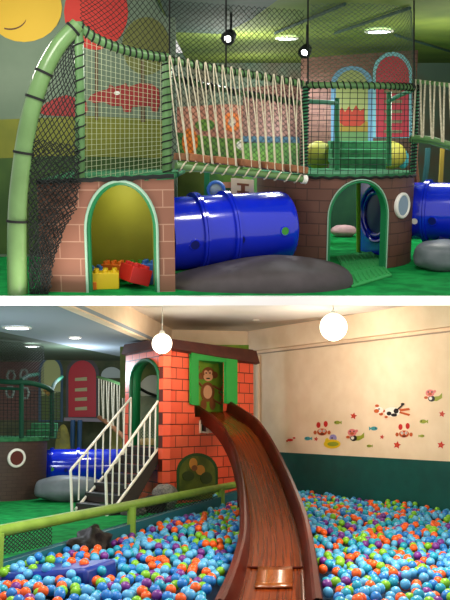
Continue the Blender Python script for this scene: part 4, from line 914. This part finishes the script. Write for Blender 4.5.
# --- wall stickers
SM = [M['red'], M['cream'], M['black2'], M['white2'], M['pink'], M['yellow'], M['purple'], M['olive2'], M['teal'], M['orangedk']]
SI = dict(red=0, cream=1, black=2, white=3, pink=4, yellow=5, purple=6, olive=7, teal=8, orange=9)
def sticker(name, label, cat, shapes, group=None):
    e = MB()
    for k, (q, c) in enumerate(shapes): paint(e, L, wa, wb, q, SI[c], 1+.35*k, .003)
    return tag(e.build('wall_sticker' if not name else name, SM, smooth=False), label, cat, group or 'wall stickers')
D = disc_px
def star(cx, cy, r): return [(cx+(r if i % 2 == 0 else r*.48)*math.sin(math.pi*i/5+.2), cy-(r if i % 2 == 0 else r*.48)*math.cos(math.pi*i/5+.2)) for i in range(10)]
def crab(cx, cy, s=1): return [(D(cx, cy+1, 5*s, 3.6*s), 'orange'), (D(cx-3.6*s, cy-6*s, 2*s, 3*s), 'red'), (D(cx+3.6*s, cy-7*s, 2*s, 3*s), 'red'), (D(cx-7*s, cy+1.5*s, 1.6*s, 2*s), 'orange'), (D(cx+7*s, cy+1.5*s, 1.6*s, 2*s), 'orange'), (D(cx-2*s, cy, 1.3*s, 1.5*s), 'white'), (D(cx+2*s, cy, 1.3*s, 1.5*s), 'white'), (D(cx-2*s, cy, .6*s, .7*s), 'black'), (D(cx+2*s, cy, .6*s, .7*s), 'black'), (D(cx, cy+3*s, 2*s, .7*s), 'black')]
def fish(cx, cy, c, s=1, fl=1): return [(D(cx, cy, 3.4*s, 2*s), c), ([(cx+2.6*s*fl, cy), (cx+5*s*fl, cy-2*s), (cx+5*s*fl, cy+2*s)], c), (D(cx-1.6*s*fl, cy-.4*s, .6*s, .6*s), 'black')]
def swimmer(cx, cy, s=1): return [([(cx+1*s, cy+2*s), (cx+8*s, cy+1*s), (cx+11*s, cy-2*s), (cx+11*s, cy+3*s), (cx+6*s, cy+6*s), (cx+1*s, cy+6*s)], 'olive'), (D(cx+.5*s, cy+3.6*s, 3.4*s, 3*s), 'black'), (D(cx-.5*s, cy+3.4*s, 1.6*s, 1.6*s), 'white'), (D(cx-1*s, cy-2*s, 4.4*s, 3.6*s), 'pink'), (D(cx-5*s, cy+2.6*s, 2*s, 1.4*s), 'orange'), (D(cx+3.6*s, cy-3.6*s, 1.4*s, 1.4*s), 'pink'), (D(cx-1*s, cy-1*s, 2*s, 1.3*s), 'orange'), (D(cx-2.8*s, cy-3*s, .7*s, .8*s), 'black'), (D(cx+.8*s, cy-3*s, .7*s, .8*s), 'black')]
cow = [(D(392, 412, 8, 4.8), 'white'), (D(389, 413.5, 2.4, 2), 'black'), (D(396, 411, 2.4, 2.6), 'black'), (D(394, 415, 3, 1.6), 'black'), (D(383.5, 411, 1.6, 1.4), 'orange'), (D(381, 414, 2, 1.6), 'orange'), (D(379, 410, 4.4, 3.2), 'white'), (D(376.5, 411, 2.6, 2), 'orange'), (D(377, 405.8, 2, 1.4), 'orange'), (D(379, 409, .7, .8), 'black'),
       ([(399, 409), (409, 408), (410, 410), (400, 411.5)], 'orange'), ([(399, 413), (409, 416), (410, 414), (400, 411.5)], 'orange'), ([(397, 409), (402, 404.5), (403, 405.2), (398, 410)], 'black'), (D(402.5, 404, 1.8, 1.2), 'black'), (D(386, 417, 1.6, 1.2), 'orange')]
sticker('cow_sticker', 'black and white cow lying sideways, wall sticker highest in the middle', 'sticker', cow)
sticker('crab_sticker', 'orange crab wall sticker with raised red claws below the cow', 'sticker', crab(404, 433))
sticker('crab_sticker', 'orange crab wall sticker with raised red claws above the yellow submarine', 'sticker', crab(322, 431))
sticker('swimmer_sticker', 'pink animal with green fish tail, wall sticker at the upper right', 'sticker', swimmer(431, 395))
sticker('swimmer_sticker', 'pink animal with green fish tail, wall sticker right of the yellow submarine', 'sticker', swimmer(353, 434.5))
sticker('submarine_sticker', 'yellow submarine wall sticker with a purple dome', 'sticker', [(D(333, 438, 3.6, 3.6), 'purple'), (D(332, 444, 8.4, 4.6), 'yellow'), (D(327, 441, 2, 3), 'yellow'), (D(333, 444, 5.6, 2.2), 'olive'), (D(332, 438, .8, .8), 'black')])
for cx, cy, c, s_, fl, lb in [(337, 422.5, 'olive', .9, 1, 'small olive fish wall sticker above the yellow submarine'), (423, 421.5, 'olive', 1, 1, 'small olive fish wall sticker right of the cow'), (307.5, 438.5, 'teal', .9, 1, 'teal fish wall sticker left of the left crab'), (374, 428.5, 'teal', 1, -1, 'teal fish wall sticker below the cow'), (422, 436, 'olive', .7, -1, 'tiny olive fish wall sticker right of the right crab'), (369, 446, 'olive', .7, 1, 'tiny olive fish wall sticker low beside the red starfish')]:
    sticker('fish_sticker', lb, 'sticker', fish(cx, cy, c, s_, fl))
for cx, cy, r, lb in [(353.5, 416, 3.6, 'red starfish wall sticker above the middle swimmer'), (397, 445, 4, 'larger red starfish wall sticker below the right crab'), (441, 445, 4, 'red starfish wall sticker at the right edge low down'), (382, 437, 2.4, 'tiny red starfish wall sticker between teal fish and right crab'), (316, 439, 2.4, 'tiny red starfish wall sticker beside the left crab'), (442, 414, 3.4, 'red brown starfish wall sticker at the right edge below the swimmer')]:
    sticker('starfish_sticker', lb, 'sticker', [(star(cx, cy, r), 'red'), (D(cx, cy, r*.25, r*.25), 'orange')])
sticker('shrimp_sticker', 'small red shrimp wall sticker nearest the slide', 'sticker', [(D(290, 440, 3, 1.3), 'red'), (D(294, 438, 1.4, .9), 'red'), (D(287, 441, 1, 1), 'orange')])
# --- the balls
BM = [mat('sky blue ball plastic', (88, 172, 224), .3, spec=.5), mat('blue ball plastic', (34, 122, 204), .3, spec=.5), mat('turquoise ball plastic', (30, 154, 186), .3, spec=.5), mat('orange ball plastic', (242, 92, 22), .3, spec=.5), mat('green ball plastic', (122, 186, 34), .3, spec=.5), mat('purple ball plastic', (112, 44, 138), .3, spec=.5)]
names = ['sky blue', 'blue', 'turquoise', 'orange', 'lime green', 'purple']; wts = [26, 17, 15, 19, 15, 8]
br_ = .047; pos = []
def slide_block(x, y):
    if y > 11: return False
    i = min(range(len(scn)), key=lambda k: abs(scn[k].y-y)); return abs(x-scn[i].x) < shw[i]*1.0+br_ and scn[i].z-.26 < Hb+.06
cells = {}
sx, sy = .094, .122
for _ in range(70000):
    y = 6.1+11.8*random.random(); hw_ = .31*y; px, py = random.uniform(-hw_, hw_), y
    x0 = max(lx(y)+.05 if y < 15.6 else -.2, -.31*y); x1 = min(rx(y)-.13, .31*y)
    if y > 15.4: x0 = max(x0, A2[0]+(B2[0]-A2[0])*(y-A2[1])/(B2[1]-A2[1])+.1)
    if not x0 < px < x1: continue
    ci, cj = int(px//sx), int(py//sy)
    if any(((px-a_)/sx)**2+((py-b_)/sy)**2 < .86 for di in (-1, 0, 1) for dj in (-1, 0, 1) for a_, b_ in cells.get((ci+di, cj+dj), ())): continue
    cells.setdefault((ci, cj), []).append((px, py))
    hill = .05*noise.noise((px*1.1, py*.7, 0))+.03*noise.noise((px*3.1, py*2.1, 5))
    z = Hb-br_+hill+random.uniform(-.035, .03)
    q = Matrix.Rotation(.35, 2) @ (Vector((px+1.60, py-8.05)))
    on_mat = abs(q.x) < .5 and abs(q.y) < .34
    if on_mat and random.random() < .62: continue
    if not slide_block(px, py) and not ((px-lx(9.6)-.15)**2/.33**2+(py-9.75)**2/.5**2 < 1): pos.append((px, py, z+(.07 if on_mat else 0), random.choices(range(6), wts)[0]))
inview = [(p, i) for i, p in enumerate(pos) if abs(p[0]) < .274*p[1] and (p[2]-1.97)/p[1] > -.222]
inview.sort(key=lambda t: t[0][1]); near = set(i for _, i in inview[:300])
def ico(sub):
    import bmesh
    bm = bmesh.new(); bmesh.ops.create_icosphere(bm, subdivisions=sub, radius=br_)
    v = np.array([q.co[:] for q in bm.verts]); f = np.array([[q.index for q in t.verts] for t in bm.faces]); bm.free(); return v, f
iv, if_ = ico(3); meshes = []
for k in range(6):
    me = bpy.data.meshes.new('ball'); me.from_pydata(iv.tolist(), [], if_.tolist()); me.polygons.foreach_set('use_smooth', [True]*len(if_)); me.materials.append(BM[k]); meshes.append(me)
first = {}
for i in sorted(near):
    x, y, z, c = pos[i]
    if c not in first: o = first[c] = bpy.data.objects.new('ball', meshes[c])
    else: o = first[c].copy()
    C.objects.link(o); o.location = (x, y, z)
    tag(o, names[c]+' plastic ball lying at the front of the ball pit', 'ball', names[c]+' balls at the front of the pit')
iv, if_ = ico(2); rest = [p for i, p in enumerate(pos) if i not in near]
allv = np.concatenate([iv+np.array(p[:3]) for p in rest]); allf = np.concatenate([if_+k*len(iv) for k in range(len(rest))])
me = bpy.data.meshes.new('ball_pit_filling'); me.vertices.add(len(allv)); me.vertices.foreach_set('co', allv.ravel())
me.loops.add(allf.size); me.loops.foreach_set('vertex_index', allf.ravel()); me.polygons.add(len(allf)); me.polygons.foreach_set('loop_start', np.arange(0, allf.size, 3))
for m in BM: me.materials.append(m)
me.polygons.foreach_set('material_index', np.repeat([p[3] for p in rest], len(if_))); me.polygons.foreach_set('use_smooth', np.ones(len(allf), bool)); me.update(calc_edges=True); me.validate()
o = bpy.data.objects.new('ball_pit_filling', me); C.objects.link(o)
tag(o, 'mass of blue, orange, green and purple plastic balls filling the pit further back', 'balls', None, 'stuff')
lamp(L, (1.7, 14.0, 2.5), 26, (255, 236, 216), .4); lamp(L, (1.9, 8.0, 2.6), 370, (255, 234, 212), .4); lamp(L, (-1.6, 7.6, 2.6), 200, (255, 240, 228), .4); lamp(L, (-3.6, 12.2, 1.8), 75, (235, 240, 255), .3); lamp(L, (A2[0]+.5, A2[1]+1.05, 2.9), 1.5, (255, 240, 210), .08); lamp(L, (-3.3, 17.5, 3.0), 130, (230, 244, 255), .3)  # added fill lights without fixtures: pit, walls, tower inside, back left
print('balls', len(pos))
#LOWER_END
# =========================================================== camera, world
cam = bpy.data.cameras.new('camera'); cam.sensor_fit = 'HORIZONTAL'; cam.sensor_width = 36; cam.lens = 36*F/450
co = bpy.data.objects.new('camera', cam); C.objects.link(co); co.matrix_world = Matrix.Translation(EL) @ RL.to_4x4()
sc = bpy.context.scene; sc.camera = co
wd = bpy.data.worlds.new('world'); sc.world = wd; wd.use_nodes = True
wd.node_tree.nodes['Background'].inputs['Color'].default_value = (1, .97, .93, 1); wd.node_tree.nodes['Background'].inputs['Strength'].default_value = .85
sc.view_settings.view_transform = 'Standard'; sc.view_settings.look = 'None'; sc.view_settings.gamma = 1; sc.view_settings.exposure = 0
# finer pieces hang under the part they belong to
bpy.context.view_layer.update()
UNDER = dict(stud='body', slat='door', hole_rim='shell', hole='shell', porthole_glass='porthole_frame', strap='curved_pole', lashing='deck_pole', baluster='handrail', window_panel='small_window', bulb='housing', riser='step', lens='rim', letter='board', end_cap='deck_pole', arch_edge='arch_trim', cap='globe')
def mid(o): return sum((Vector(b) for b in o.bound_box), Vector())/8
for root in [o for o in bpy.data.objects if o.type == 'EMPTY']:
    kids = list(root.children)
    for k in kids:
        want = UNDER.get(k.name.split('.')[0])
        c = [q for q in kids if want and q.name.split('.')[0] == want]
        if c: k.parent = min(c, key=lambda q: (mid(q)-mid(k)).length)
for o in bpy.data.objects:
    if '_b' in o: del o['_b']
